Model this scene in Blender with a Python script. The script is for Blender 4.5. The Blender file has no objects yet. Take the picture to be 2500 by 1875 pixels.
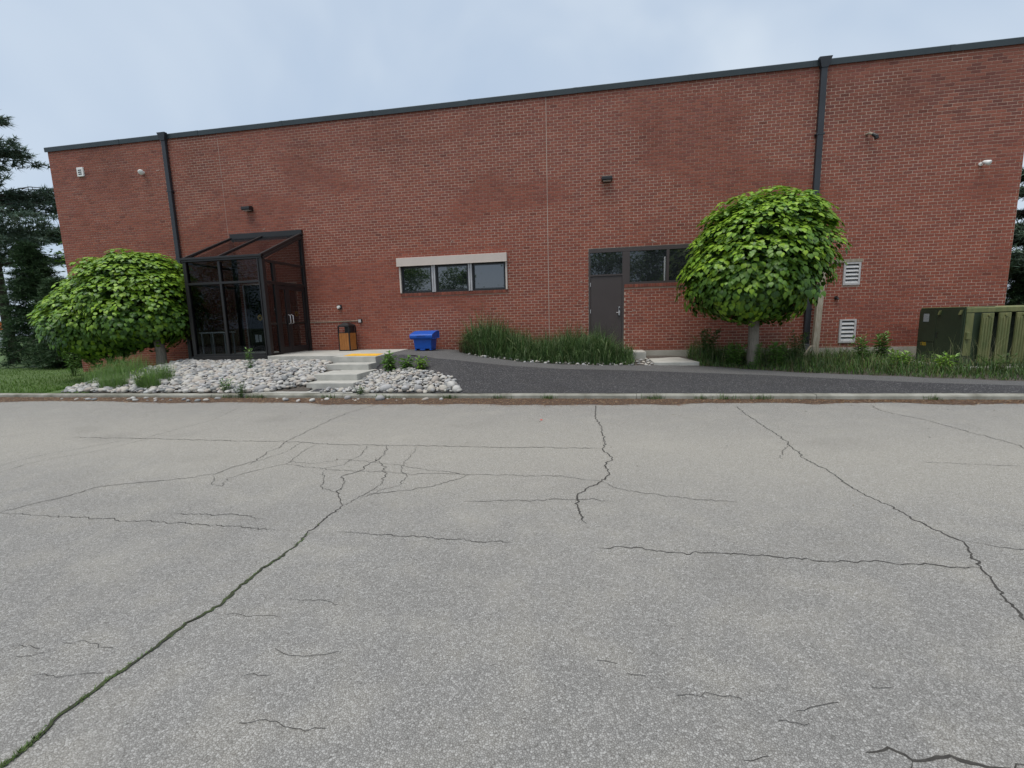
import bpy, math, random
from mathutils import Vector, Matrix, noise
random.seed(7)
RND = random.random
U = random.uniform
sc = bpy.context.scene
COL = sc.collection

# ------------------------------------------------------------------ camera
CAM = Vector((1.155, -13.66, 1.55))
PITCH, ROLL, YAW = math.radians(8.151), math.radians(-1.569), math.radians(-9.761)
_f = Vector((math.sin(YAW)*math.cos(PITCH), math.cos(YAW)*math.cos(PITCH), -math.sin(PITCH)))
_r = Vector((math.cos(YAW), -math.sin(YAW), 0))
_u = _r.cross(_f)
_r2 = math.cos(ROLL)*_r + math.sin(ROLL)*_u
_u2 = -math.sin(ROLL)*_r + math.cos(ROLL)*_u
cd = bpy.data.cameras.new('camera')
cd.sensor_width = 36; cd.lens = 15.682; cd.clip_start = .05; cd.clip_end = 2000
cam = bpy.data.objects.new('camera', cd); COL.objects.link(cam)
m3 = Matrix((_r2, _u2, -_f)).transposed()
cam.matrix_world = Matrix.Translation(CAM) @ m3.to_4x4()
sc.camera = cam

# ------------------------------------------------------------------ sky, sun, exposure
SUN_EL, SUN_AZ = math.radians(72), math.radians(205)     # azimuth clockwise from +Y: behind and left of the camera
wd = bpy.data.worlds.new('World'); sc.world = wd; wd.use_nodes = True
nt = wd.node_tree; nt.nodes.clear()
o_ = nt.nodes.new('ShaderNodeOutputWorld'); bg = nt.nodes.new('ShaderNodeBackground')
sky = nt.nodes.new('ShaderNodeTexSky'); sky.sky_type = 'NISHITA'; sky.sun_disc = False
sky.sun_elevation = SUN_EL; sky.sun_rotation = SUN_AZ; sky.air_density = 1.0; sky.dust_density = 2.5
tc = nt.nodes.new('ShaderNodeTexCoord'); mp = nt.nodes.new('ShaderNodeMapping')
mp.inputs['Scale'].default_value = (1.0, 1.0, 1.7); mp.inputs['Rotation'].default_value = (.25, .1, .6)
n1 = nt.nodes.new('ShaderNodeTexNoise'); n1.inputs['Scale'].default_value = 1.7; n1.inputs['Detail'].default_value = 4; n1.inputs['Roughness'].default_value = .48; n1.inputs['Distortion'].default_value = .5
rp = nt.nodes.new('ShaderNodeValToRGB'); e = rp.color_ramp.elements
e[0].position = .34; e[0].color = (.47, .59, .755, 1)
e[1].position = .70; e[1].color = (.70, .79, .885, 1)
x = e.new(.52); x.color = (.56, .665, .80, 1)
sk = nt.nodes.new('ShaderNodeVectorMath'); sk.operation = 'SCALE'; sk.inputs['Scale'].default_value = 5.5
mx = nt.nodes.new('ShaderNodeMixRGB'); mx.inputs['Fac'].default_value = .88
L = nt.links.new
L(tc.outputs['Generated'], mp.inputs['Vector']); L(mp.outputs['Vector'], n1.inputs['Vector']); L(n1.outputs['Fac'], rp.inputs['Fac'])
L(rp.outputs['Color'], sk.inputs[0]); L(sky.outputs['Color'], mx.inputs['Color1']); L(sk.outputs[0], mx.inputs['Color2'])
L(mx.outputs['Color'], bg.inputs['Color']); bg.inputs['Strength'].default_value = .1
L(bg.outputs['Background'], o_.inputs['Surface'])
sl = bpy.data.lights.new('sun', 'SUN'); sl.energy = 1.5; sl.angle = math.radians(40); sl.color = (1, .96, .9)
so = bpy.data.objects.new('sun', sl); COL.objects.link(so)
sd = Vector((math.sin(SUN_AZ)*math.cos(SUN_EL), math.cos(SUN_AZ)*math.cos(SUN_EL), math.sin(SUN_EL)))
so.rotation_euler = sd.to_track_quat('Z', 'Y').to_euler(); so.location = sd*50
vs = sc.view_settings
vs.view_transform = 'Standard'; vs.look = 'None'; vs.exposure = 0.86; vs.gamma = 1; vs.use_curve_mapping = False
sc.cycles.max_bounces = 8; sc.cycles.transparent_max_bounces = 24; sc.cycles.use_denoising = True

# ------------------------------------------------------------------ materials
MATS = {}
def mat(name, col, rough=.7, col2=None, nscale=8, ndetail=4, lo=.35, hi=.65, bump=0, bscale=None, metal=0, spec=.5, attr=None, coat=0, stretch=None, attr2=False, trans=0):
    m = bpy.data.materials.new(name); m.use_nodes = True; MATS[name] = m
    n = m.node_tree; p = n.nodes['Principled BSDF']; k = n.links.new
    p.inputs['Roughness'].default_value = rough; p.inputs['Metallic'].default_value = metal
    p.inputs['Specular IOR Level'].default_value = spec; p.inputs['Coat Weight'].default_value = coat
    p.inputs['Base Color'].default_value = (*col, 1)
    tcn = n.nodes.new('ShaderNodeTexCoord'); vec = tcn.outputs['Object']
    if stretch:
        mpn = n.nodes.new('ShaderNodeMapping'); mpn.inputs['Scale'].default_value = stretch; k(vec, mpn.inputs['Vector']); vec = mpn.outputs['Vector']
    src = None
    if col2:
        t = n.nodes.new('ShaderNodeTexNoise'); t.inputs['Scale'].default_value = nscale; t.inputs['Detail'].default_value = ndetail; t.inputs['Roughness'].default_value = .6; k(vec, t.inputs['Vector'])
        r = n.nodes.new('ShaderNodeValToRGB'); r.color_ramp.elements[0].position = lo; r.color_ramp.elements[1].position = hi
        r.color_ramp.elements[0].color = (*col, 1); r.color_ramp.elements[1].color = (*col2, 1); k(t.outputs['Fac'], r.inputs['Fac']); src = r.outputs['Color']
    if attr:
        a = n.nodes.new('ShaderNodeAttribute'); a.attribute_name = attr
        if src:
            q = n.nodes.new('ShaderNodeMixRGB'); q.blend_type = 'MULTIPLY'; q.inputs['Fac'].default_value = 1; k(src, q.inputs['Color1']); k(a.outputs['Color'], q.inputs['Color2']); src = q.outputs['Color']
        else: src = a.outputs['Color']
    if src: k(src, p.inputs['Base Color'])
    if bump:
        t2 = n.nodes.new('ShaderNodeTexNoise'); t2.inputs['Scale'].default_value = bscale or nscale; t2.inputs['Detail'].default_value = 5; k(vec, t2.inputs['Vector'])
        b = n.nodes.new('ShaderNodeBump'); b.inputs['Strength'].default_value = bump; b.inputs['Distance'].default_value = .02; k(t2.outputs['Fac'], b.inputs['Height']); k(b.outputs['Normal'], p.inputs['Normal'])
    if trans:
        tl = n.nodes.new('ShaderNodeBsdfTranslucent'); ad = n.nodes.new('ShaderNodeMixShader'); ad.inputs['Fac'].default_value = trans
        out = n.nodes['Material Output']; k(p.outputs['BSDF'], ad.inputs[1]); k(tl.outputs['BSDF'], ad.inputs[2]); k(ad.outputs['Shader'], out.inputs['Surface'])
        if src: k(src, tl.inputs['Color'])
        else: tl.inputs['Color'].default_value = (*col, 1)
    return m
def glass(name, tint, ior=1.55, rough=.0):
    m = bpy.data.materials.new(name); m.use_nodes = True; MATS[name] = m
    n = m.node_tree; n.nodes.remove(n.nodes['Principled BSDF']); k = n.links.new
    out = n.nodes['Material Output']; t = n.nodes.new('ShaderNodeBsdfTransparent'); t.inputs['Color'].default_value = (*tint, 1)
    g = n.nodes.new('ShaderNodeBsdfGlossy'); g.inputs['Roughness'].default_value = rough
    fr = n.nodes.new('ShaderNodeFresnel'); fr.inputs['IOR'].default_value = ior
    ge = n.nodes.new('ShaderNodeNewGeometry'); iv = n.nodes.new('ShaderNodeMath'); iv.operation = 'SUBTRACT'; iv.inputs[0].default_value = 1; k(ge.outputs['Backfacing'], iv.inputs[1])
    ff_ = n.nodes.new('ShaderNodeMath'); ff_.operation = 'MULTIPLY'; k(fr.outputs['Fac'], ff_.inputs[0]); k(iv.outputs[0], ff_.inputs[1])
    mixs = n.nodes.new('ShaderNodeMixShader'); k(ff_.outputs[0], mixs.inputs['Fac']); k(t.outputs['BSDF'], mixs.inputs[1]); k(g.outputs['BSDF'], mixs.inputs[2]); k(mixs.outputs['Shader'], out.inputs['Surface'])
    return m
def asphalt(name, dark, light, tan, chip, bandy=None, chipsz=95, chance=.55):
    """aggregate chips in a binder: two Voronoi layers, worn dust bands along X where wheels run"""
    m = bpy.data.materials.new(name); m.use_nodes = True; MATS[name] = m
    n = m.node_tree; p = n.nodes['Principled BSDF']; k = n.links.new; p.inputs['Roughness'].default_value = .85; p.inputs['Specular IOR Level'].default_value = .3
    N = n.nodes.new
    tcn = N('ShaderNodeTexCoord'); vec = tcn.outputs['Object']
    def mixc(f, a, b, mode='MIX'):
        q = N('ShaderNodeMixRGB'); q.blend_type = mode
        for s, v in ((0, f), (1, a), (2, b)):
            if isinstance(v, (int, float)): q.inputs[s].default_value = v
            elif isinstance(v, tuple): q.inputs[s].default_value = (*v, 1)
            else: k(v, q.inputs[s])
        return q.outputs[0]
    def ramp(f, a, b):
        r = N('ShaderNodeMapRange'); r.inputs['From Min'].default_value = a; r.inputs['From Max'].default_value = b; k(f, r.inputs['Value']); return r.outputs[0]
    def nz(s, d=3, v=None):
        t = N('ShaderNodeTexNoise'); t.inputs['Scale'].default_value = s; t.inputs['Detail'].default_value = d; k(v or vec, t.inputs['Vector']); return t.outputs['Fac']
    warp = N('ShaderNodeVectorMath'); warp.operation = 'ADD'
    wn = N('ShaderNodeTexNoise'); wn.inputs['Scale'].default_value = 60; k(vec, wn.inputs['Vector'])
    ws = N('ShaderNodeVectorMath'); ws.operation = 'SCALE'; ws.inputs['Scale'].default_value = .006; k(wn.outputs['Color'], ws.inputs[0]); k(vec, warp.inputs[0]); k(ws.outputs[0], warp.inputs[1])
    v1 = N('ShaderNodeTexVoronoi'); v1.inputs['Scale'].default_value = chipsz; k(warp.outputs[0], v1.inputs['Vector'])
    sep = N('ShaderNodeSeparateColor'); k(v1.outputs['Color'], sep.inputs['Color'])
    base = mixc(nz(.55, 5), dark, light)
    if bandy:
        sx = N('ShaderNodeSeparateXYZ'); k(vec, sx.inputs[0])
        wv = N('ShaderNodeMath'); wv.operation = 'MULTIPLY_ADD'; k(nz(.35, 2), wv.inputs[0]); wv.inputs[1].default_value = 1.6; k(sx.outputs['Y'], wv.inputs[2])
        cr = N('ShaderNodeValToRGB'); r_ = N('ShaderNodeMapRange'); r_.inputs['From Min'].default_value = bandy[0]; r_.inputs['From Max'].default_value = bandy[1]; k(wv.outputs[0], r_.inputs['Value']); k(r_.outputs[0], cr.inputs['Fac'])
        el = cr.color_ramp.elements; el[0].position = 0; el[0].color = (0, 0, 0, 1); el[1].position = 1; el[1].color = (0, 0, 0, 1)
        for pos, val in bandy[2]:
            q = el.new(pos); q.color = (val, val, val, 1)
        base = mixc(cr.outputs['Color'], base, tan)
    base = mixc(ramp(nz(3.2, 4), .45, .75), base, mixc(.5, base, tan))
    v2 = N('ShaderNodeTexVoronoi'); v2.feature = 'DISTANCE_TO_EDGE'; v2.inputs['Scale'].default_value = chipsz; k(warp.outputs[0], v2.inputs['Vector'])
    gap = ramp(v2.outputs['Distance'], .16, .03)
    cellv = ramp(sep.outputs[0], 1-chance, 1.0)
    dust = ramp(nz(1.3, 5), .56, .70)
    c = mixc(cellv, mixc(.35, base, mixc(1, base, (.6, .6, .6), 'MULTIPLY')), mixc(sep.outputs[1], mixc(.5, base, chip), chip))
    c = mixc(.38, c, base)
    c = mixc(gap, c, mixc(1, c, (.50, .49, .48), 'MULTIPLY'))
    dm = N('ShaderNodeMath'); dm.operation = 'MULTIPLY'; k(dust, dm.inputs[0]); dm.inputs[1].default_value = .16
    c = mixc(dm.outputs[0], c, tan)
    st2 = N('ShaderNodeMath'); st2.operation = 'MULTIPLY'; k(ramp(nz(.8, 6), .60, .74), st2.inputs[0]); st2.inputs[1].default_value = .32
    c = mixc(st2.outputs[0], c, mixc(1, c, (.55, .55, .56), 'MULTIPLY'))
    pit = ramp(nz(26, 4), .70, .78)
    c = mixc(pit, c, mixc(1, c, (.62, .61, .60), 'MULTIPLY'))
    k(c, p.inputs['Base Color'])
    b = N('ShaderNodeBump'); b.inputs['Strength'].default_value = .55; b.inputs['Distance'].default_value = .006
    k(v2.outputs['Distance'], b.inputs['Height']); k(b.outputs['Normal'], p.inputs['Normal'])
    return m

mat('brick', (.95, .95, .95), .85, (1.1, 1.06, 1.04), 30, 5, .3, .7, bump=.35, bscale=90, attr='tint', spec=.25)
mat('mortar', (.92, .92, .92), .95, (1.06, 1.05, 1.04), 40, 4, attr='tint', bump=.3, bscale=120, spec=.2)
mat('sealant', (.46, .37, .32), .7)
mat('scar', (.36, .24, .20), .9)
mat('concrete', (.36, .35, .315), .9, (.48, .465, .42), 3.5, 8, .3, .7, bump=.25, bscale=60, spec=.25)
mat('kerb_concrete', (.13, .125, .095), .9, (.33, .32, .275), 2.2, 10, .28, .62, bump=.3, bscale=45, spec=.25)
mat('foundation', (.30, .275, .225), .95, (.40, .375, .32), 2.0, 8, .3, .7, bump=.25, bscale=30)
mat('yellow', (.80, .44, .03), .7, (.66, .36, .03), 6, 5)
mat('bronze', (.013, .012, .012), .42, (.018, .016, .016), 3, 3, spec=.5)
mat('black_metal', (.012, .012, .013), .4, spec=.5)
mat('coping', (.020, .030, .033), .42, (.030, .042, .046), 1.2, 3, spec=.5)
mat('downspout', (.020, .022, .027), .45, (.027, .030, .036), 1.5, 4)
mat('door_brown', (.056, .043, .040), .45, (.062, .048, .045), 2, 3, spec=.45)
mat('beige', (.58, .50, .44), .5, (.55, .475, .42), 3, 4)
mat('aluminium', (.52, .50, .50), .38, (.44, .42, .42), 6, 4, metal=.35)
mat('louver_grey', (.42, .40, .39), .5, (.50, .48, .47), 8, 4)
mat('louver_slat', (.62, .60, .58), .5, (.54, .52, .50), 9, 4)
mat('white_paint', (.74, .73, .70), .5)
mat('dark_void', (.006, .006, .007), .9)
mat('window_glass', (.012, .014, .017), .02, spec=1.0); MATS['window_glass'].node_tree.nodes['Principled BSDF'].inputs['IOR'].default_value = 1.8
mat('dark_glass', (.006, .008, .009), .04, spec=.5)
glass('vestibule_glass', (.52, .55, .57), 1.85)
glass('roof_glass', (.80, .80, .81), 1.7, .03)
mat('wood_slat', (.40, .16, .035), .5, (.24, .085, .018), 9, 5, stretch=(9, 9, .9), bump=.15, bscale=14)
mat('blue_plastic', (.003, .075, .40), .42, (.006, .09, .43), 4, 3, spec=.45)
mat('shaded_green', (.026, .042, .024), .5, (.036, .055, .03), 2.2, 6, spec=.4)  # shade on the cabinet end and recessed tank is put into this green
mat('olive_green', (.095, .12, .044), .6, (.185, .18, .075), 5, 6, .3, .7, spec=.35, stretch=(3, 3, .6))
mat('number_yellow', (.62, .40, .02), .6)
mat('sticker_pale', (.40, .44, .45), .5, (.22, .25, .27), 60, 2, .48, .52)
mat('weathered_wood', (.24, .20, .145), .85, (.36, .32, .25), 6, 6, .35, .65, bump=.5, bscale=14, stretch=(6, 6, .5))
mat('bark', (.19, .16, .125), .95, (.31, .265, .21), 9, 7, .35, .65, bump=.9, bscale=16, stretch=(5, 5, .8))
mat('dark_bark', (.035, .028, .022), .95, (.06, .05, .04), 8, 5, bump=.6, bscale=14)
mat('stone', (.82, .82, .82), .85, (1.08, 1.07, 1.05), 14, 6, .3, .7, attr='tint', bump=.2, bscale=40, spec=.3)
mat('bed_soil', (.055, .045, .036), 1, (.10, .085, .07), 14, 6, bump=.6, bscale=30)
mat('debris', (.055, .034, .022), 1, (.12, .072, .043), 22, 8, .3, .7, bump=.8, bscale=50)
mat('lawn_ground', (.055, .10, .02), 1, (.08, .13, .03), 1.2, 6)
mat('far_ground', (.05, .075, .025), 1, (.075, .10, .035), .2, 6)
mat('grass_blade', (.9, .9, .9), .55, (1.1, 1.1, 1.0), 3, 3, attr='tint', spec=.35, trans=.3)
mat('leaf', (.88, .92, .85), .42, (1.12, 1.08, 1.05), 7, 4, .3, .7, attr='tint', spec=.42, trans=.28)
mat('needle', (.9, .9, .9), .6, (1.1, 1.1, 1.1), 3, 3, attr='tint', spec=.25, trans=.15)
mat('orange', (.62, .13, .02), .6)
mat('moss', (.05, .07, .022), 1, (.03, .032, .018), 12, 5, .35, .6)
mat('crack', (.034, .031, .027), 1, (.065, .06, .052), 25, 4)
mat('red_bit', (.7, .03, .01), .5)
asphalt('road_asphalt', (.215, .209, .197), (.288, .279, .263), (.40, .375, .32), (.49, .478, .452),
        bandy=(-13.5, -4.0, [(.12, .15), (.25, .05), (.42, .3), (.53, .75), (.62, .9), (.72, .7), (.80, .5), (.92, .35)]), chipsz=108, chance=.7)
asphalt('path_asphalt', (.046, .045, .048), (.062, .061, .063), (.075, .072, .07), (.34, .335, .33), chipsz=70, chance=.22)
asphalt('walk_asphalt', (.12, .118, .117), (.145, .143, .14), (.16, .152, .14), (.21, .208, .205), chipsz=110, chance=.6)

# ------------------------------------------------------------------ mesh helpers
class MB:
    def __init__(s): s.v = []; s.f = []; s.c = []
    def add(s, vs, fs, c=None):
        b = len(s.v); s.v += [tuple(q) for q in vs]; s.f += [tuple(b+i for i in f) for f in fs]
        if c is not None: s.c += [c]*len(vs)
        return s
    def box(s, x0, x1, y0, y1, z0, z1, c=None):
        return s.add([(x0,y0,z0),(x1,y0,z0),(x1,y1,z0),(x0,y1,z0),(x0,y0,z1),(x1,y0,z1),(x1,y1,z1),(x0,y1,z1)],
              [(0,3,2,1),(4,5,6,7),(0,1,5,4),(1,2,6,5),(2,3,7,6),(3,0,4,7)], c)
    def hexa(s, bot, top, c=None):      # 4 bottom + 4 top points
        return s.add(list(bot)+list(top), [(0,3,2,1),(4,5,6,7),(0,1,5,4),(1,2,6,5),(2,3,7,6),(3,0,4,7)], c)
    def bar(s, a, b, w, h, c=None):
        a = Vector(a); b = Vector(b); d = (b-a).normalized(); up = Vector((0,0,1)) if abs(d.z) < .95 else Vector((0,1,0))
        r = d.cross(up).normalized()*w/2; u = r.cross(d).normalized()*h/2
        return s.hexa([a-r-u, a+r-u, a+r+u, a-r+u], [b-r-u, b+r-u, b+r+u, b-r+u], c)
    def tube(s, pts, rad, n=10, c=None, cap=True):
        pts = [Vector(p) for p in pts]; rad = rad if isinstance(rad, (list, tuple)) else [rad]*len(pts)
        vs = []; fs = []; ref = None
        for i, p in enumerate(pts):
            d = (pts[min(i+1, len(pts)-1)]-pts[max(i-1, 0)]).normalized()
            if ref is None: ref = d.orthogonal().normalized()
            ref = (ref-d*ref.dot(d)).normalized(); b = d.cross(ref)
            for k in range(n):
                a = 2*math.pi*k/n; vs.append(p+(ref*math.cos(a)+b*math.sin(a))*rad[i])
        for i in range(len(pts)-1):
            for k in range(n):
                fs.append((i*n+k, i*n+(k+1) % n, (i+1)*n+(k+1) % n, (i+1)*n+k))
        if cap: fs.append(tuple(range(n))[::-1]); fs.append(tuple((len(pts)-1)*n+k for k in range(n)))
        return s.add(vs, fs, c)
    def prism(s, poly, axis, a, b, c=None):   # poly of 2D points extruded along an axis 'x','y','z'
        def P(q, t): return (t, q[0], q[1]) if axis == 'x' else (q[0], t, q[1]) if axis == 'y' else (q[0], q[1], t)
        n = len(poly)
        return s.add([P(q, a) for q in poly]+[P(q, b) for q in poly], [tuple(range(n))[::-1], tuple(range(n, 2*n))]+[(i, (i+1) % n, n+(i+1) % n, n+i) for i in range(n)], c)
    def mesh(s, name, material, smooth=False):
        me = bpy.data.meshes.new(name); me.from_pydata(s.v, [], s.f)
        if s.c:
            at = me.color_attributes.new('tint', 'FLOAT_COLOR', 'POINT'); flat = []
            for c in s.c: flat += [c[0], c[1], c[2], 1]
            at.data.foreach_set('color', flat)
        if material: me.materials.append(MATS[material])
        if smooth: me.polygons.foreach_set('use_smooth', [True]*len(me.polygons))
        me.update(); return me
    def build(s, name, material, parent=None, bevel=0, smooth=False, **kw):
        return obj(name, s.mesh(name, material, smooth), parent, bevel, **kw)
def obj(name, me, parent=None, bevel=0, **kw):
    o = bpy.data.objects.new(name, me); COL.objects.link(o)
    if parent is not None:
        o.parent = parent
        if parent.type == 'EMPTY': o.location = -parent.location
    if bevel:
        b = o.modifiers.new('bevel', 'BEVEL'); b.width = bevel; b.segments = 2; b.limit_method = 'ANGLE'
    for k, v in kw.items(): o[k] = v
    return o
def thing(name, loc, label, category, group=None, kind=None):
    o = bpy.data.objects.new(name, None); COL.objects.link(o); o.location = loc; o.empty_display_size = .2
    if kind: o['kind'] = kind
    o['label'] = label
    if category: o['category'] = category
    if group: o['group'] = group
    return o
def tag(o, label, category=None, group=None, kind=None):
    if label: o['label'] = label
    if category: o['category'] = category
    if group: o['group'] = group
    if kind: o['kind'] = kind
    return o
def lerp(a, b, t): return a+(b-a)*t
def sst(a, b, x):
    t = max(0, min(1, (x-a)/(b-a))); return t*t*(3-2*t)
def pw(tab, x):
    if x <= tab[0][0]: return tab[0][1]
    for (a, u), (b, v) in zip(tab, tab[1:]):
        if x <= b:
            t = (x-a)/(b-a); return lerp(u, v, t)
    return tab[-1][1]
def ns(x, y, z=0): return noise.noise(Vector((x, y, z)))
def jit(c, a): k = 1+U(-a, a); return tuple(max(0, q*k*(1+U(-a, a)*.25)) for q in c)

# ------------------------------------------------------------------ ground, road, kerb
def sheet(name, x0, x1, y0, y1, z, m, **kw):
    b = MB(); b.add([(x0,y0,z),(x1,y0,z),(x1,y1,z),(x0,y1,z)], [(0,1,2,3)]); return b.build(name, m, **kw)
def inpoly(x, y, P):
    r = False; j = len(P)-1
    for i in range(len(P)):
        if (P[i][1] > y) != (P[j][1] > y) and x < (P[j][0]-P[i][0])*(y-P[i][1])/(P[j][1]-P[i][1])+P[i][0]: r = not r
        j = i
    return r
tag(sheet('ground', -400, 400, -400, 400, -.06, 'far_ground'), None, kind='structure')
road = sheet('road', -90, 90, -24, -5.1, 0, 'road_asphalt'); tag(road, None, kind='structure')
lawn_m = MB()
for i in range(40):
    for j in range(30):
        pass
def lawn_z(x, y): return .07+.015*ns(x*.4, y*.4, 3)
def grid(name, xs, ys, zf, m, smooth=True):
    b = MB(); nx = len(xs); vs = [(x, y, zf(x, y)) for y in ys for x in xs]
    b.add(vs, [(j*nx+i, j*nx+i+1, (j+1)*nx+i+1, (j+1)*nx+i) for j in range(len(ys)-1) for i in range(nx-1)])
    return b.build(name, m, smooth=smooth)
def frange(a, b, s):
    n = max(1, int(round((b-a)/s))); return [a+(b-a)*i/n for i in range(n+1)]
BED_TOP = lambda x: -2.0 if x < -7.9 else lerp(-2.2, -2.6, (x+7.9)/2.4)
def bed_z(x, y):
    yt = BED_TOP(x); t = max(0, min(1, (yt-y)/(yt+5.05)))
    zb = lerp(.575, .125, t)+.05*math.sin(math.pi*t)
    if x > -5.6: zb -= .0
    s = sst(-12.6, -10.9, x+.25*ns(y*.9, 2.2)); return lerp(lawn_z(x, y), zb, s)
tag(grid('lawn', frange(-90, -18, 6)+frange(-17.5, -10.5, .25), frange(-5.06, 0, .25)+[2, 5, 10, 20, 40, 60], lambda x, y: bed_z(x, y) if x > -14 and y < .3 else lawn_z(x, y) if x > -18 else .07, 'lawn_ground'), None, kind='structure')
tag(grid('yard', frange(11.4, 20, 1)+[40, 90], frange(-5.06, 3, 1)+[10, 40, 60], lambda x, y: .11 if x < 30 else .1, 'lawn_ground'), None, kind='structure')
stone_bed = grid('stone_bed', frange(-10.8, -4.9, .2), frange(-5.06, -1.9, .2), lambda x, y: bed_z(x, y)-.03, 'bed_soil'); tag(stone_bed, 'sloping bed of pale rounded river stones left of the steps', kind='structure')

WALKZ = [(-4.8,.705),(-3.4,.70),(-2.6,.65),(-1.6,.57),(-.6,.46),(.65,.37),(1.8,.335),(3.2,.30),(4.5,.262),(6,.232),(7.7,.20),(9.2,.17),(12,.14),(16,.13)]
YF = [(-4.8,-.02),(-2.9,-.02),(-2.62,-.8),(-1.8,-1.75),(-.55,-2.05),(.65,-2.1),(2.2,-1.95),(3.3,-1.8),(4.2,-2.0),(4.85,-2.4),(5.9,-3.0),(7.65,-3.6),(9.1,-3.95),(12,-4.2),(16,-4.3)]
YC = [(-4.8,-2.0),(-4.3,-2.1),(-3.5,-2.35),(-2.6,-2.95),(-1.5,-3.2),(-.7,-3.2),(1.76,-3.1),(3,-3.3),(4.8,-3.55),(7.1,-4.4),(8.5,-4.62),(12,-4.8),(16,-4.85)]
def path_z(x, y):
    w = pw(WALKZ, x); yc = pw(YC, x); yf = pw(YF, x)
    if y >= yf:   # soil bed between the walk and the wall
        zs = pw([(-3,.68),(-2,.62),(0,.5),(2,.44),(4,.37),(7,.32),(10,.285),(13,.25)], x); t = (y-yf)/max(.05, -yf)
        return lerp(w-.005, zs, min(1, t))+.02*ns(x*1.3, y*1.3, 5)
    if y >= yc: return w+.012*sst(yf, yc, y)*0
    t = min(1, (yc-y)/(yc+5.05)); p = lerp(.60, 1.0, sst(-3.6, -1.0, x))
    t = t**p; e = .12
    if t < e and p > .9: t = t*t/(2*e)+.0
    elif p > .9: t = lerp(e/2, 1, (t-e)/(1-e))
    return lerp(w, .113, t)+.012*ns(x*1.1, y*1.6, 9)*math.sin(math.pi*min(1, t))
xs = frange(-4.8, 16, .13); nx = len(xs)
b = MB(); vs_ = []
R1 = 8
for r in range(R1+1):
    for x in xs:
        yy = lerp(pw(YF, x), pw(YC, x), r/R1)
        if r == 0: yy += .03*ns(x*3, 1.7)
        vs_.append((x, yy, path_z(x, yy-1e-4)))
b.add(vs_, [(r*nx+i, (r+1)*nx+i, (r+1)*nx+i+1, r*nx+i+1) for r in range(R1) for i in range(nx-1)])
tag(b.build('walkway', 'walk_asphalt', smooth=True), None, kind='structure')
b = MB(); vs_ = []; R2 = 16
for r in range(R2+1):
    for x in xs:
        yy = lerp(pw(YC, x)+.02*ns(x*2.2, 8.1)+.012*ns(x*9, 3.3), -5.06, r/R2); vs_.append((x, yy, path_z(x, yy-1e-4)+.004))
b.add(vs_, [(r*nx+i, (r+1)*nx+i, (r+1)*nx+i+1, r*nx+i+1) for r in range(R2) for i in range(nx-1)])
tag(b.build('ramp', 'path_asphalt', smooth=True), None, kind='structure')
b = MB(); vs_ = []; xs2 = frange(-2.9, 12.4, .2); n2 = len(xs2)
for r in range(9):
    for x in xs2:
        yy = lerp(pw(YF, x)-.05, .01, r/8); vs_.append((x, yy, path_z(x, max(yy, pw(YF, x)+1e-4))-(.012 if r == 0 else 0)))
b.add(vs_, [(r*n2+i, r*n2+i+1, (r+1)*n2+i+1, (r+1)*n2+i) for r in range(8) for i in range(n2-1)])
tag(b.build('planting_bed', 'bed_soil', smooth=True), None, kind='structure')

kerb = thing('kerb', (0, -5.12, 0), 'weathered concrete kerb running along the edge of the road', None, kind='structure')
kx = [-60, -40, -24, -17.2, -13.6, -10.2, -7.05, -3.9, -.55, 2.05, 5.1, 8.2, 11.3, 15, 22, 40, 60]
for a, c in zip(kx, kx[1:]):
    s = MB(); nseg = max(1, int((c-a)/.5)); dz = U(-.004, .004); dy = U(-.006, .006)
    pr = [(-5.2, -.05), (-5.193, .085), (-5.18, .103), (-5.155, .111), (-5.05, .113), (-5.05, -.05)]
    vv = []; ff = []
    for i in range(nseg+1):
        x = lerp(a+.004, c-.004, i/nseg)
        for (y, z) in pr: vv.append((x, y+dy+.004*ns(x*1.7, y*9), z+dz+(.004*ns(x*2.3, z*30, 4) if z > 0 else 0)))
    for i in range(nseg):
        for k in range(5): ff.append((i*6+k, (i+1)*6+k, (i+1)*6+k+1, i*6+k+1))
    ff += [(0, 1, 2, 3, 4, 5), tuple(nseg*6+k for k in range(5, -1, -1))]
    s.add(vv, ff); s.build('kerb_segment', 'kerb_concrete', kerb)

# needles, leaves and grit swept against the kerb
b = MB(); xx = frange(-16, 14, .12); nxx = len(xx)
def deb_w(x): return max(.10, .34+.16*ns(x*.45, 3.1)+.12*ns(x*1.7, 7.7)+.05*ns(x*6, 1.1)+.14*math.exp(-((x+2)/4.5)**2)-.16*sst(1, 6, x))
vs_ = []
for k, x in enumerate(xx):
    w = deb_w(x); vs_ += [(x, -5.205, .035+.01*ns(x*4, 1)), (x, -5.2-w*.5, .014+.006*ns(x*5, 2)), (x, -5.2-w, .004)]
b.add(vs_, [(k*3+j, k*3+j+1, (k+1)*3+j+1, (k+1)*3+j) for k in range(nxx-1) for j in range(2)])
tag(b.build('needle_litter', 'debris'), 'brown pine needle litter drifted against the kerb', 'litter', kind='stuff')
b = MB()
for i in range(13000):
    x = U(-15, 13); w = deb_w(x); y = -5.21-w*1.35*RND()**1.25; l = U(.02, .065); a = U(0, math.pi); zz = .03*(1-(-5.2-y)/(w*1.4))+.006
    dx, dy = math.cos(a)*l, math.sin(a)*l*.7; px, py = -dy*.10, dx*.10
    c = random.choice([(.28,.155,.08), (.21,.10,.05), (.36,.24,.14), (.14,.07,.04), (.42,.30,.19)])
    z1 = zz+U(0, .014)
    b.add([(x, y, zz), (x+px, y+py, zz+.004), (x+dx, y+dy, z1)], [(0, 1, 2)], jit(c, .2))
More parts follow.
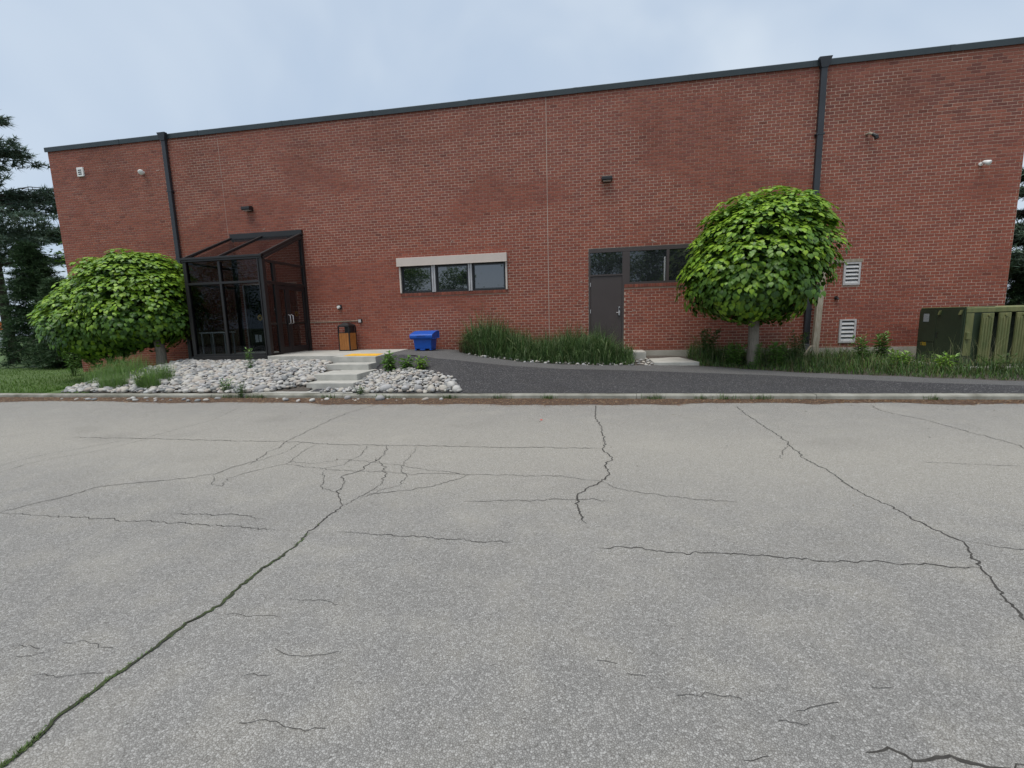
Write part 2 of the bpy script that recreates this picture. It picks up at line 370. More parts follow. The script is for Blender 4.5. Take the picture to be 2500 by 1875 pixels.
tag(b.build('fallen_needles', 'grass_blade'), 'loose brown needles scattered over the litter by the kerb', 'litter', kind='stuff')

# cracks in the road
CRACKS = [
(0.028, [(-0.94,-12.6),(-0.94,-12.55),(-0.95,-12.45),(-0.98,-12.39),(-0.97,-12.32),(-0.97,-12.22),(-0.96,-12.14),(-0.96,-12.04),(-0.96,-11.91),(-0.95,-11.84),(-0.92,-11.68),(-0.91,-11.51),(-0.92,-11.33),(-0.91,-11.14),(-0.91,-10.96),(-0.93,-10.74),(-0.94,-10.62),(-0.94,-10.3)]),
(0.012, [(-0.94,-10.3),(-0.88,-10.13),(-0.85,-9.77),(-0.92,-9.5),(-1.09,-9.2),(-1.3,-8.96)]),
(0.014, [(-0.94,-10.3),(-1.04,-10.14),(-1.16,-10.01),(-1.23,-9.74),(-1.34,-9.57),(-1.27,-9.46),(-1.23,-9.09),(-1.27,-8.76),(-1.37,-8.46)]),
(0.010, [(-0.88,-10.13),(-0.78,-10.0),(-0.6,-9.93),(-0.32,-9.78),(-0.13,-9.57),(-0.05,-9.42)]),
(0.014, [(-6.39,-8.4),(-5.17,-8.36),(-4.43,-8.38),(-3.56,-8.4),(-2.88,-8.37),(-2.61,-8.4),(-2.31,-8.44),(-1.74,-8.46),(-1.1,-8.44),(-0.46,-8.43),(0.24,-8.44),(0.67,-8.39),(1.31,-8.39)]),
(0.012, [(-2.88,-5.78),(-3.05,-6.52),(-3.03,-7.09),(-2.96,-7.66),(-2.88,-8.37),(-2.77,-8.67),(-2.8,-8.83),(-2.68,-9.21),(-2.79,-9.47),(-2.8,-9.63),(-2.94,-9.79),(-3.26,-9.93),(-3.47,-10.0),(-3.69,-10.11),(-3.74,-10.33),(-3.84,-10.53),(-3.92,-10.76)]),
(0.007, [(-2.38,-8.48),(-2.33,-8.9),(-2.23,-9.26),(-2.4,-9.48),(-2.49,-9.64),(-2.54,-9.79),(-2.42,-9.98),(-2.57,-9.93),(-2.76,-9.7)]),
(0.007, [(-2.68,-8.32),(-2.62,-8.43),(-2.56,-8.81),(-2.67,-9.25),(-2.66,-9.34)]),
(0.007, [(-2.29,-9.18),(-1.92,-9.23),(-1.61,-9.06),(-1.21,-9.13),(-0.9,-9.19),(-0.57,-9.32),(-0.31,-9.37),(-0.05,-9.42),(0.4,-9.4),(0.86,-9.39),(1.16,-9.47),(1.29,-9.5)]),
(0.007, [(-2.23,-9.26),(-1.74,-9.38),(-1.37,-9.43),(-0.95,-9.43),(-0.67,-9.48),(-0.43,-9.42),(-0.05,-9.42)]),
(0.007, [(-1.65,-9.45),(-1.4,-9.88),(-1.24,-9.99),(-1.16,-10.01)]),
(0.007, [(-1.64,-8.48),(-1.52,-8.88),(-1.55,-9.16),(-1.53,-9.24),(-1.74,-9.38)]),
(0.007, [(-0.98,-8.48),(-0.91,-8.74),(-0.88,-9.1),(-0.85,-9.26),(-0.66,-9.55),(-0.65,-9.81),(-0.74,-9.88),(-0.82,-10.07)]),
(0.007, [(-5.58,-6.05),(-5.15,-7.19),(-5.2,-7.79),(-5.17,-8.29),(-5.41,-8.51),(-5.54,-8.88),(-5.72,-9.16),(-5.79,-9.47),(-5.72,-9.64)]),
(0.007, [(-5.09,-8.35),(-5.14,-8.79),(-5.2,-9.02),(-5.39,-9.29),(-5.47,-9.58),(-5.42,-9.83)]),
(0.007, [(-3.92,-10.76),(-3.4,-10.76),(-2.89,-10.76),(-2.33,-10.76),(-1.88,-10.76),(-1.45,-10.76),(-1.22,-10.78)]),
(0.007, [(-0.72,-10.75),(-0.33,-10.75),(0.05,-10.76),(0.63,-10.77)]),
(0.007, [(-2.32,-10.6),(-1.95,-10.59),(-1.8,-10.55),(-1.47,-10.6)]),
(0.007, [(-0.21,-12.31),(-0.09,-12.29),(-0.0,-12.3),(0.15,-12.29)]),
(0.007, [(-0.35,-11.92),(-0.25,-11.95),(-0.1,-11.93),(-0.01,-11.9)]),
(0.007, [(-0.38,-12.1),(-0.26,-12.08)]),
(0.007, [(-1.69,-12.09),(-1.58,-12.08),(-1.53,-12.08)]),
(0.007, [(-1.58,-12.14),(-1.47,-12.1)]),
(0.007, [(-1.35,-12.23),(-1.19,-12.2),(-1.06,-12.18),(-1.04,-12.17)]),
(0.007, [(-0.81,-11.72),(-0.63,-11.71),(-0.5,-11.7)]),
(0.007, [(-0.54,-11.55),(-0.39,-11.55),(-0.23,-11.57)]),
(0.007, [(-1.46,-12.03),(-1.31,-12.01),(-1.16,-12.02)]),
(0.020, [(1.3,-5.67),(1.26,-6.63),(1.34,-7.27),(1.36,-7.93),(1.33,-8.42),(1.42,-8.74),(1.33,-9.04),(1.36,-9.29),(1.28,-9.5),(1.18,-9.63),(1.06,-9.88),(1.06,-9.97),(1.08,-10.18),(1.11,-10.35),(1.14,-10.41)]),
(0.007, [(1.29,-9.5),(1.44,-9.67),(1.63,-9.74),(1.82,-9.8),(2.09,-9.85),(2.38,-9.88)]),
(0.007, [(0.09,-10.11),(0.5,-10.04),(0.89,-9.96),(1.06,-9.97),(1.18,-9.92),(1.38,-9.99)]),
(0.018, [(3.64,-5.67),(3.59,-6.17),(3.55,-7.15),(3.55,-7.72),(3.5,-8.11),(3.43,-8.62),(3.48,-9.07),(3.46,-9.38),(3.49,-9.68),(3.54,-10.0),(3.56,-10.22),(3.63,-10.39),(3.56,-10.54),(3.47,-10.74),(3.43,-10.88),(3.36,-11.04),(3.3,-11.23),(3.27,-11.35)]),
(0.007, [(3.5,-8.11),(3.39,-8.21),(3.23,-8.5),(3.21,-8.66)]),
(0.007, [(3.63,-10.39),(3.71,-10.41),(3.79,-10.45),(3.92,-10.47),(4.04,-10.51)]),
(0.008, [(1.21,-10.76),(1.42,-10.74),(1.63,-10.75),(1.88,-10.75),(2.14,-10.75),(2.42,-10.75),(2.76,-10.75),(3.08,-10.74),(3.28,-10.75),(3.47,-10.75)]),
(0.012, [(5.77,-5.51),(5.63,-6.01),(5.82,-6.59),(5.86,-7.09),(5.89,-7.46),(5.94,-7.78),(5.89,-8.03),(5.83,-8.42)]),
(0.007, [(4.5,-8.65),(4.91,-8.67),(5.35,-8.7)]),
(0.022, [(2.12,-12.1),(2.21,-12.07),(2.25,-12.09),(2.26,-12.11),(2.35,-12.08),(2.4,-12.07),(2.44,-12.09),(2.5,-12.1),(2.62,-12.07)]),
(0.014, [(2.26,-12.11),(2.22,-12.17)]),
(0.007, [(1.96,-11.95),(2.04,-11.92),(2.14,-11.89)]),
(0.007, [(1.87,-12.01),(1.98,-12.0)]),
(0.007, [(1.51,-11.94),(1.68,-11.92),(1.77,-11.92)]),
(0.007, [(2.31,-11.79),(2.39,-11.78)]),
(0.007, [(1.69,-12.19),(1.78,-12.16)]),
(0.007, [(1.19,-11.79),(1.28,-11.8)]),
(0.007, [(1.32,-11.85),(1.4,-11.86)])]

def crack_strip(b, pts, w, z, seed):
    P = [Vector((p[0], p[1], 0)) for p in pts]; fine = [P[0]]
    for a, c in zip(P, P[1:]):
        d = c-a; n = max(1, int(d.length/.022)); nrm = Vector((-d.y, d.x, 0)).normalized() if d.length > 0 else Vector((1, 0, 0))
        for i in range(1, n+1):
            t = i/n; q = a+d*t; amp = max(.016 if w > .02 else .008, min(.03, d.length*.14))*(1 if i < n else .5)
            fine.append(q+nrm*amp*(ns(q.x*7+seed, q.y*7, seed)+.6*ns(q.x*22+seed, q.y*22, seed)+.55*ns(q.x*55+seed, q.y*55, seed)+U(-.25, .25)))
    vv = []; n = len(fine)
    for i, q in enumerate(fine):
        d = (fine[min(i+1, n-1)]-fine[max(i-1, 0)]); nrm = Vector((-d.y, d.x, 0)).normalized() if d.length > 1e-6 else Vector((1, 0, 0))
        ends = min(1, min(i, n-1-i)/6+.25); ww = w*.5*ends*(1+.75*ns(q.x*13, q.y*13, seed+4))*(.7+.3*RND())
        ww = max(ww, .0012); vv += [(q.x+nrm.x*ww, q.y+nrm.y*ww, z), (q.x-nrm.x*ww, q.y-nrm.y*ww, z)]
    b.add(vv, [(2*i, 2*i+1, 2*i+3, 2*i+2) for i in range(n-1)]); return fine
for i, (w, pts) in enumerate(CRACKS):
    b = MB(); fl = crack_strip(b, pts, w*(.62 if w > .02 else .27 if pts[0][1] < -11.3 else .85 if w < .009 else .70), .0025+.0003*(i % 6), i*3.7)
    co = b.build('crack', 'crack', road)
    if i == 0: main_crack = fl
b = MB(); crack_strip(b, [(p.x+.003, p.y) for p in main_crack if p.y < -11.0], .022, .0055, 91.0)
mo = b.build('moss', 'moss', road); tag(mo, 'green moss and grass growing in the widest crack')
b = MB()
for p in main_crack:
    dens = 0 if p.y > -10.8 else (12 if p.y < -12.15 else 3)
    if p.y > -12 and ns(p.x*3, p.y*2.3, 6) < .05: dens = 0
    if ns(p.x*5, p.y*6.5, 12) < -.12: dens = 1
    for k in range(dens*2):
        x, y = p.x+U(-.012, .012), p.y+U(-.02, .02); h = U(.004, .020)*(1.2 if p.y < -12.2 else .7); a = U(0, 6.28); r = U(.004, .02)
        b.add([(x-.004, y, .003), (x+.004, y, .003), (x+math.cos(a)*r, y+math.sin(a)*r, h)], [(0, 1, 2)], jit(random.choice([(.11,.18,.05), (.15,.22,.07), (.08,.13,.04)]), .3))
tag(b.build('crack_grass', 'grass_blade'), 'tiny grass blades sprouting from the long crack in the road', 'grass', kind='stuff')
b = MB()
for k in range(150):
    x, y = U(-9, 8), -5.6-RND()**1.8*5.2; a = U(0, 6.28); l = U(.005, .022)*(.5+.5*RND()); c_, s_ = math.cos(a)*l, math.sin(a)*l
    b.add([(x-c_, y-s_, .004), (x+s_*.35, y-c_*.35, .006+l*.2), (x+c_, y+s_, .005), (x-s_*.35, y+c_*.35, .004)], [(0, 1, 2, 3)], jit(random.choice([(.09,.06,.04), (.06,.05,.04), (.16,.12,.07), (.30,.28,.24)]), .2))
tag(b.build('road_bits', 'grass_blade'), 'small dry leaf bits and grit scattered over the road', 'litter', kind='stuff')
b = MB(); b.add([(.42, -6.92, .004), (.46, -6.93, .006), (.455, -6.9, .012), (.43, -6.895, .01)], [(0, 1, 2, 3)])
tag(b.build('litter_scrap', 'red_bit'), 'tiny bright red scrap lying on the road near the kerb', 'litter')

# ------------------------------------------------------------------ porch, steps, pads
porch = thing('porch', (-6, -1.2, .6), 'raised concrete porch slab in front of the glass entrance', None, kind='structure')
b = MB(); b.prism([(-7.86,-.004),(-7.86,-2.28),(-5.46,-2.52),(-5.46,-2.9),(-4.22,-2.97),(-4.56,-.004)], 'z', .45, .72); b.build('slab', 'concrete', porch, bevel=.008)
b = MB(); b.add([(-5.30,-2.66,.7245),(-4.27,-2.80,.7245),(-4.47,-1.98,.7245),(-5.5,-1.84,.7245)], [(0,1,2,3)])
for i in range(13):
    for j in range(10):
        u, v = (i+.5)/13, (j+.5)/10; x = lerp(lerp(-5.30, -4.27, u), lerp(-5.5, -4.47, u), v); y = lerp(lerp(-2.66, -2.80, u), lerp(-1.84, -1.98, u), v)
        b.add([(x-.014,y-.014,.7245),(x+.014,y-.014,.7245),(x+.014,y+.014,.7245),(x-.014,y+.014,.7245),(x,y,.731)], [(0,1,4),(1,2,4),(2,3,4),(3,0,4)])
tag(b.build('tactile_plate', 'yellow', porch), 'bright yellow tactile warning plate at the head of the steps')
steps = thing('concrete_steps', (-4.7, -4, .1), 'pale concrete entrance steps between the two beds of river stones', 'steps')
for (xl, xr, yb, yfr, z) in [(-5.30,-4.17,-2.96,-3.47,.575), (-5.10,-4.02,-3.30,-4.32,.43), (-5.04,-3.9,-4.10,-4.72,.285)]:
    b = MB(); b.prism([(xl,yb),(xl,yfr),(xr,yfr),(xr-.03,yb)], 'z', z-.17 if z > .3 else .05, z); b.build('step', 'concrete', steps, bevel=.012)
b = MB(); b.prism([(-6.15,-5.055),(-3.75,-5.055),(-3.8,-4.6),(-5.2,-4.6)], 'z', .02, .128); b.build('landing', 'concrete', steps, bevel=.006)
pad = thing('concrete_pad', (3, -.6, .4), 'two small concrete pads on the ground beside the brown door', None, kind='structure')
b = MB(); b.box(.95, 2.75, -.85, -.004, .3, .575); b.build('door_landing', 'concrete', pad, bevel=.01)
b = MB(); b.prism([(2.83,-1.80),(3.95,-1.75),(3.72,-.3),(2.86,-.35)], 'z', .2, .372); b.build('slab', 'concrete', pad, bevel=.01)

# ------------------------------------------------------------------ stones
def stone_mesh(k):
    b = MB(); vs = []; fs = []; n = 8; rings = [.0, .42, .98, 1.57, 2.15, 2.7, math.pi]
    for i, ph in enumerate(rings[1:-1]):
        for j in range(n):
            th = 2*math.pi*j/n+.2*i; p = Vector((math.sin(ph)*math.cos(th), math.sin(ph)*math.sin(th), math.cos(ph)))
            r = 1+.22*ns(p.x*1.3+k*5.1, p.y*1.3, p.z*1.3)+.10*ns(p.x*3+k, p.y*3, p.z*3); vs.append(p*r)
    top = len(vs); vs.append(Vector((0, 0, 1))); bt = len(vs); vs.append(Vector((0, 0, -1)))
    m = len(rings)-2
    for j in range(n):
        fs.append((top, j, (j+1) % n))
        for i in range(m-1): fs.append((i*n+j, (i+1)*n+j, (i+1)*n+(j+1) % n, i*n+(j+1) % n))
        fs.append((bt, (m-1)*n+(j+1) % n, (m-1)*n+j))
    return vs, fs
SV = [stone_mesh(k) for k in range(10)]
SC = [(.43,.415,.39), (.36,.35,.33), (.49,.475,.445), (.31,.305,.30), (.38,.34,.30), (.45,.42,.37), (.23,.235,.235), (.41,.405,.40)]
def stone_mats():
    out = []
    for k in range(10):
        for c in SC[:6] if k < 5 else SC[2:8]:
            vs, fs = SV[k]; q = MB(); q.add(vs, fs, c); out.append(q.mesh('stone', 'stone', True))
    return out
STONE_ME = stone_mats()
def area(p, s): d = (Vector(p)-CAM).length; return s*s/d/d
def lay_stones(poly, zf, spacing, smin, smax, parent, limit, extra=(), holes=()):
    cand = []; x0 = min(p[0] for p in poly); x1 = max(p[0] for p in poly); y0 = min(p[1] for p in poly); y1 = max(p[1] for p in poly)
    for layer in range(3):
        y = y0; row = 0; sp = spacing*(1 if layer < 2 else 1.6)
        while y < y1:
            x = x0+(row % 2)*sp/2
            while x < x1:
                px, py = x+U(-.45, .45)*sp, y+U(-.45, .45)*sp
                if inpoly(px, py, poly) and RND() > .04:
                    s = smin+(smax-smin)*RND()**2.2
                    cand.append([px, py, zf(px, py)+layer*.018-.004+U(0, .012), s, s*U(.62, .95), s*U(.42, .68)])
                x += sp
            y += sp*.8; row += 1
    for e in extra: cand.append(list(e))
    cand.sort(key=lambda c: -area(c[:3], math.sqrt(c[3]*c[5]))); rest = MB()
    for i, (x, y, z, a, bb, c) in enumerate(cand):
        M = Matrix.Translation((x, y, z)) @ Matrix.Rotation(U(0, 6.28), 4, 'Z') @ Matrix.Rotation(U(-.35, .35), 4, 'X') @ Matrix.Rotation(U(-.35, .35), 4, 'Y') @ Matrix.Diagonal((a, bb, c, 1))
        if i < limit:
            o = obj('stone', random.choice(STONE_ME), parent); o.matrix_basis = (Matrix.Translation(-parent.location) @ M) if parent.type == 'EMPTY' else M
        else:
            vs, fs = random.choice(SV); rest.add([M @ v for v in vs], fs, jit(random.choice(SC), .06))
    if rest.v:
        tag(rest.build('stone_layer', 'stone', parent, smooth=True), None, kind='stuff')
BEDP = [(-11.35,-5.03),(-11.9,-3.7),(-11.8,-2.6),(-11.2,-1.85),(-10.62,-1.7),(-10.6,-2.08),(-7.86,-2.1),(-7.84,-2.32),(-5.95,-2.5),(-5.5,-2.95),(-5.28,-3.5),(-5.08,-4.3),(-5.1,-4.62),(-5.75,-4.95),(-6.1,-5.03)]
ex = []
for (x, y, s) in [(-10.6,-4.95,.13),(-10.1,-4.9,.12),(-9.6,-4.95,.14),(-9.1,-4.97,.11),(-6.6,-4.92,.14),(-6.35,-4.9,.12),(-6.05,-4.88,.15),(-5.75,-4.86,.11),(-9.2,-4.4,.13),(-8.3,-4.2,.15),(-7.2,-4.93,.12),(-8.9,-4.85,.1)]:
    ex.append((x, y, bed_z(x, y)+.03, s, s*.75, s*.5))
for k in range(34):     # loose stones rolled over the kerb
    x = random.choice([U(-11, -6.5), U(-5.4, -2.6), U(-9.5, -7)]); s = U(.03, .075); ex.append((x, -5.24-RND()**1.5*.28, s*.45, s, s*.8, s*.55))
lay_stones(BEDP, bed_z, .125, .034, .105, stone_bed, 300, ex)
heap = thing('stone_bed', (-3, -4.2, .12), 'small heap of pale river stones right of the steps against the asphalt', None, kind='structure')
HEAPP = [(-4.12,-3.36),(-3.75,-3.22),(-3.3,-3.25),(-2.85,-3.55),(-2.35,-3.85),(-1.95,-4.1),(-1.65,-4.5),(-1.42,-5.0),(-1.6,-5.04),(-4.6,-5.04),(-4.5,-4.85),(-3.88,-4.78),(-3.98,-4.3)]
ex = [(-3.05,-4.93,.2,.155,.1,.09),(-2.62,-4.93,.19,.15,.09,.07),(-2.32,-4.95,.19,.11,.08,.09),(-2.04,-4.95,.18,.10,.09,.08),(-1.78,-4.95,.19,.11,.09,.09),(-1.66,-4.78,.24,.15,.10,.09),(-2.1,-4.5,.32,.14,.08,.08),(-1.5,-4.95,.17,.1,.09,.09),
      (-3.0,-5.32,.05,.11,.09,.07),(-2.05,-5.30,.03,.09,.045,.035),(-2.5,-5.28,.03,.04,.035,.03),(-1.72,-5.29,.03,.045,.04,.035),(-3.75,-5.26,.045,.08,.07,.055)]
lay_stones(HEAPP, lambda x, y: path_z(x, y)+.02, .115, .035, .08, heap, 300, ex)
lay_stones([(-2.55,-1.0),(-1.75,-1.82),(-.5,-2.12),(.7,-2.15),(2.2,-2.0),(2.8,-1.9),(2.85,-1.35),(2.75,-.9),(2.1,-1.3),(.6,-1.85),(-.5,-1.8),(-1.6,-1.5)], lambda x, y: path_z(x, y)+.0, .21, .028, .06, thing('stone_border', (1, -1.9, .35), 'thin border of pale stones along the grass and the walkway', None, kind='structure'), 140)

# ------------------------------------------------------------------ the brick building
BL, BH, Z0 = .64/3, .08, 1.4341
XL, XR, ZT, ZB = -17.41, 11.79, 7.80, .56
bld = thing('brick_building', (-2.8, 0, 0), 'long flat-roofed red brick building with a dark metal roof edge', 'building')
OPEN = [(-4.70,-1.24,2.38,3.545), (1.18,2.205,.60,3.545), (2.205,5.4,2.395,3.545), (7.95,8.37,2.24,2.835), (7.95,8.37,.685,1.325), (-10.3,-8.35,.5,2.95)]
LIGHTM, DARKM = (.55,.39,.31), (.32,.175,.135)
def dirt(x, z):      # weathered zones of the wall: 0 clean mortar, 1 stained mortar
    d = sst(.06, .36, ns(x*.33, z*.75, 1.5)+.45*ns(x*.9, z*2.1, 4.5)+.10*(z-4)/4)*.8
    if z > 6.9: d = max(d, .5*sst(-.3, .3, ns(x*.5, z*2, 8)))
    if x < -11: d = max(d, .55*sst(-11, -14, x)+.3*ns(x, z*2.2, 2))
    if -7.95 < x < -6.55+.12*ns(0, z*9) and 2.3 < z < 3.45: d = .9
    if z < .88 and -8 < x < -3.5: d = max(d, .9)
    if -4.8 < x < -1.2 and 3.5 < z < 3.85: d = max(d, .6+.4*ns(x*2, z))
    return max(0, min(1, d))
def hole(x, z): return any(a < x < b and c < z < d for a, b, c, d in OPEN)
xs_ = sorted(set([round(q, 4) for q in frange(XL, XR, .26)]+[q for o in OPEN for q in o[:2]])); zs_ = sorted(set([round(q, 4) for q in frange(-.06, ZT, .12)]+[q for o in OPEN for q in o[2:]]))
b = MB(); idx = {}
def wv(i, j):
    if (i, j) not in idx:
        x, z = xs_[i], zs_[j]; d = dirt(x, z); idx[(i, j)] = len(b.v); b.v.append((x, .006, z)); b.c.append(tuple(lerp(p, q, d)*(1+.12*ns(x*3, z*3, 7)) for p, q in zip(LIGHTM, DARKM)))
    return idx[(i, j)]
for i in range(len(xs_)-1):
    for j in range(len(zs_)-1):
        cx, cz = (xs_[i]+xs_[i+1])/2, (zs_[j]+zs_[j+1])/2
        if hole(cx, cz): continue
        b.f.append((wv(i, j), wv(i+1, j), wv(i+1, j+1), wv(i, j+1)))
# the other sides and the roof deck, and the returns of the openings
T = 14.0
def q4(vs): b.add(vs, [(0, 1, 2, 3)], (.33,.13,.10))
q4([(XL,T,-.06),(XL,.006,-.06),(XL,.006,ZT),(XL,T,ZT)]); q4([(XR,.006,-.06),(XR,T,-.06),(XR,T,ZT),(XR,.006,ZT)]); q4([(XR,T,-.06),(XL,T,-.06),(XL,T,ZT),(XR,T,ZT)]); q4([(XL,.006,ZT),(XR,.006,ZT),(XR,T,ZT),(XL,T,ZT)])
for (x0, x1, z0, z1) in OPEN:
    for vs in ([(x0,.006,z0),(x0,.3,z0),(x0,.3,z1),(x0,.006,z1)], [(x1,.006,z0),(x1,.006,z1),(x1,.3,z1),(x1,.3,z0)], [(x0,.006,z1),(x0,.3,z1),(x1,.3,z1),(x1,.006,z1)], [(x0,.006,z0),(x1,.006,z0),(x1,.3,z0),(x0,.3,z0)]): q4(vs)
wall = b.build('wall', 'mortar', bld)
BRC = [(.284,.087,.056), (.270,.081,.053), (.295,.092,.059), (.255,.079,.053), (.24,.077,.055), (.276,.089,.062), (.30,.094,.060)]
def brick_col(x, z):
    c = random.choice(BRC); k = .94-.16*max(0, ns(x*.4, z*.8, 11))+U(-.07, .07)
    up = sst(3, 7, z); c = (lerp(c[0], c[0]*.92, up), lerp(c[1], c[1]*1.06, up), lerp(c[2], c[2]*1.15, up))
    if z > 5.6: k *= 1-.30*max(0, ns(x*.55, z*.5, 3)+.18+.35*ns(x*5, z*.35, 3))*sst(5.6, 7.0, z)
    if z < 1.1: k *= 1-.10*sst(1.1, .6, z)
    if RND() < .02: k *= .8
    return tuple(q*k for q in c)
bricks = []
for i in range(-19, 80):
    zc = Z0+i*BH
    off = .5*BL if i % 2 == 0 else 0
    zlo, zhi = zc-.0342, zc+.0342
    edges = [XL]; k = math.ceil((XL-off)/BL+.15)
    while off+k*BL < XR-.03:
        edges.append(off+k*BL); k += 1
    if i % 2 == 0: edges.append(0.0)
    edges.append(XR); edges.sort()
    for x0, x1 in zip(edges, edges[1:]):
        a, c = x0+.0055, x1-.0055
        if x0 == 0: a += .004
        if x1 == 0: c -= .004
        if zc < .50 and a > -7.9: continue
        if zhi < -.02: continue
        segs = [(a, c)]
        for (ox0, ox1, oz0, oz1) in OPEN:
            if zc > oz0-.01 and zc < oz1+.02:
                ns_ = []
                for s0, s1 in segs:
                    if s1 <= ox0 or s0 >= ox1: ns_.append((s0, s1)); continue
                    if s0 < ox0-.03: ns_.append((s0, ox0-.003))
                    if s1 > ox1+.03: ns_.append((ox1+.003, s1))
                segs = ns_
        for s0, s1 in segs:
            if s1-s0 > .02: bricks.append((s0, s1, zlo, min(zhi, ZT-.002)))
def proj_area(br):
    x = (br[0]+br[1])/2; z = (br[2]+br[3])/2; d = Vector((x, 0, z))-CAM; Zd = d.dot(_f)
    return (br[1]-br[0])*abs(d.y)/Zd**3
order = sorted(bricks, key=lambda q: -proj_area(q))
def vis(br):
    x, z = br[0], (br[2]+br[3])/2
    return br[1]-br[0] > .19 and not (8.4 < x and z < 1.62) and x < 11.5
big = [q for q in order if vis(q)][:300]; bigset = set(big); stuff = MB()
BF = [(0,1,2,3), (0,4,5,1), (1,5,6,2), (2,6,7,3), (3,7,4,0)]
BM = []
def brick_verts(w, h, pr):
    e = .0035
    return [(-w+e,-pr,-h+e),(w-e,-pr,-h+e),(w-e,-pr,h-e),(-w+e,-pr,h-e),(-w,.012,-h),(w,.012,-h),(w,.012,h),(-w,.012,h)]
for k in range(24):
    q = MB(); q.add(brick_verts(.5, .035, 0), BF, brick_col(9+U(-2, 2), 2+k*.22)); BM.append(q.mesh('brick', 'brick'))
for br in bricks:
    x, z, w = (br[0]+br[1])/2, (br[2]+br[3])/2, (br[1]-br[0])/2; pr = U(-.0015, .0025)
    if br in bigset:
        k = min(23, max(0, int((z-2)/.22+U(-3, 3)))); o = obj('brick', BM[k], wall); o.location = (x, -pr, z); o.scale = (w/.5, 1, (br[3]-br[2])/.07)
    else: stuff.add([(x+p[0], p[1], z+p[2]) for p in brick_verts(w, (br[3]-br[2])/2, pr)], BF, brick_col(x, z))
tag(stuff.build('brick_courses', 'brick', wall), None, kind='stuff')
for x, z0, z1, w in [(0, .55, ZT, .005), (-10.66, .05, ZT, .004)]:
    s = MB(); n = 60; vv = []
    for i in range(n+1):
        z = lerp(z0, z1, i/n); dx = .003*ns(z*3, x)
        vv += [(x+dx-w, -.0015, z), (x+dx+w, -.0015, z), (x+dx+w, .01, z), (x+dx-w, .01, z)]
    s.add(vv, [(4*i+k, 4*i+(k+1) % 4, 4*i+4+(k+1) % 4, 4*i+4+k) for i in range(n) for k in range(4)]); s.build('control_joint', 'sealant', bld)
# mortar smears, patches and pale scars
for (x, z, w, h, rot) in [(3.0,3.68,.16,.05,-.5), (-13.04,6.84,.16,.04,.1), (-9.3,4.72,.1,.03,.2), (-2.95,3.98,.09,.04,.9), (-12.75,6.35,.06,.03,.2), (-13.1,6.38,.05,.02,.2)]:
    s = MB(); c, n = math.cos(rot), math.sin(rot); pts = []
    for k in range(9):
        a = 2*math.pi*k/9; r = 1+.35*math.sin(k*2.3); px, pz = math.cos(a)*w/2*r, math.sin(a)*h/2*r; pts.append((x+px*c-pz*n, z+px*n+pz*c))
    s.prism(pts, 'y', -.006, .004); s.build('mortar_scar', 'scar', bld)
for k in range(16):
    z = U(1.0, 3.4); x = 1.18-U(.05, .28); s = MB(); w, h = U(.02, .07), U(.012, .03)
    s.prism([(x-w,z),(x,z-h),(x+w*.8,z-h*.3),(x+w*.5,z+h),(x-w*.4,z+h*.7)], 'y', -.005, .004); s.build('mortar_scar', 'scar', bld)
for k in range(9):
    z = U(1.0, 2.35); x = 2.21+U(.1, .3); s = MB(); w, h = U(.02, .05), U(.012, .03)
    s.prism([(x-w,z),(x,z-h),(x+w*.8,z-h*.3),(x+w*.5,z+h),(x-w*.4,z+h*.7)], 'y', -.005, .004); s.build('mortar_scar', 'scar', bld)
b = MB(); b.box(2.21, XR-.01, -.022, .02, -.05, ZB); b.box(-4.4, 1.17, -.012, .02, -.05, .53); b.build('foundation', 'foundation', bld)
# roof edge flashing in lengths with standing laps
cop = MB(); cop.box(XL-.05, XR+.05, -.02, .3, ZT-.005, ZT+.10)
coping = cop.build('roof_coping', 'coping', bld)
x = XL-.06
while x < XR+.05:
    x2 = min(x+3.05, XR+.06); s = MB(); dz = U(-.004, .004)
    s.prism([(-.045, ZT-.03+dz), (-.05, ZT+.105+dz), (-.03, ZT+.125+dz), (.32, ZT+.115+dz), (.32, ZT+.09), (-.022, ZT+.09), (-.022, ZT-.028+dz)], 'x', x, x2-.003); s.build('coping_length', 'coping', coping); 
    if x2 < XR: s = MB(); s.prism([(-.052, ZT-.032), (-.057, ZT+.107), (-.03, ZT+.13), (.3, ZT+.12), (.3, ZT+.1), (-.03, ZT+.1), (-.03, ZT-.032)], 'x', x2-.05, x2+.05); s.build('coping_lap', 'coping', coping)
    x = x2
for x, zb in ((-12.6, .12), (7.12, .42)):
    d = MB(); d.box(x-.072, x+.072, -.115, -.022, zb+.25, ZT-.02); ds = d.build('downspout', 'downspout', bld, bevel=.01)
    h = MB(); h.hexa([(x-.08,-.13,ZT-.1),(x+.08,-.13,ZT-.1),(x+.08,-.02,ZT-.1),(x-.08,-.02,ZT-.1)], [(x-.15,-.16,ZT+.14),(x+.15,-.16,ZT+.14),(x+.15,-.052,ZT+.14),(x-.15,-.052,ZT+.14)]); h.build('leader_head', 'downspout', ds)
    for z in (1.6, 3.9, 6.1): h = MB(); h.box(x-.1, x+.1, -.121, -.004, z, z+.04); h.build('bracket', 'downspout', ds)
    h = MB(); h.hexa([(x-.07,-.30,zb),(x+.07,-.30,zb),(x+.07,-.2,zb),(x-.07,-.2,zb)], [(x-.072,-.116,zb+.26),(x+.072,-.116,zb+.26),(x+.072,-.022,zb+.26),(x-.072,-.022,zb+.26)]); h.build('outlet', 'downspout', ds)

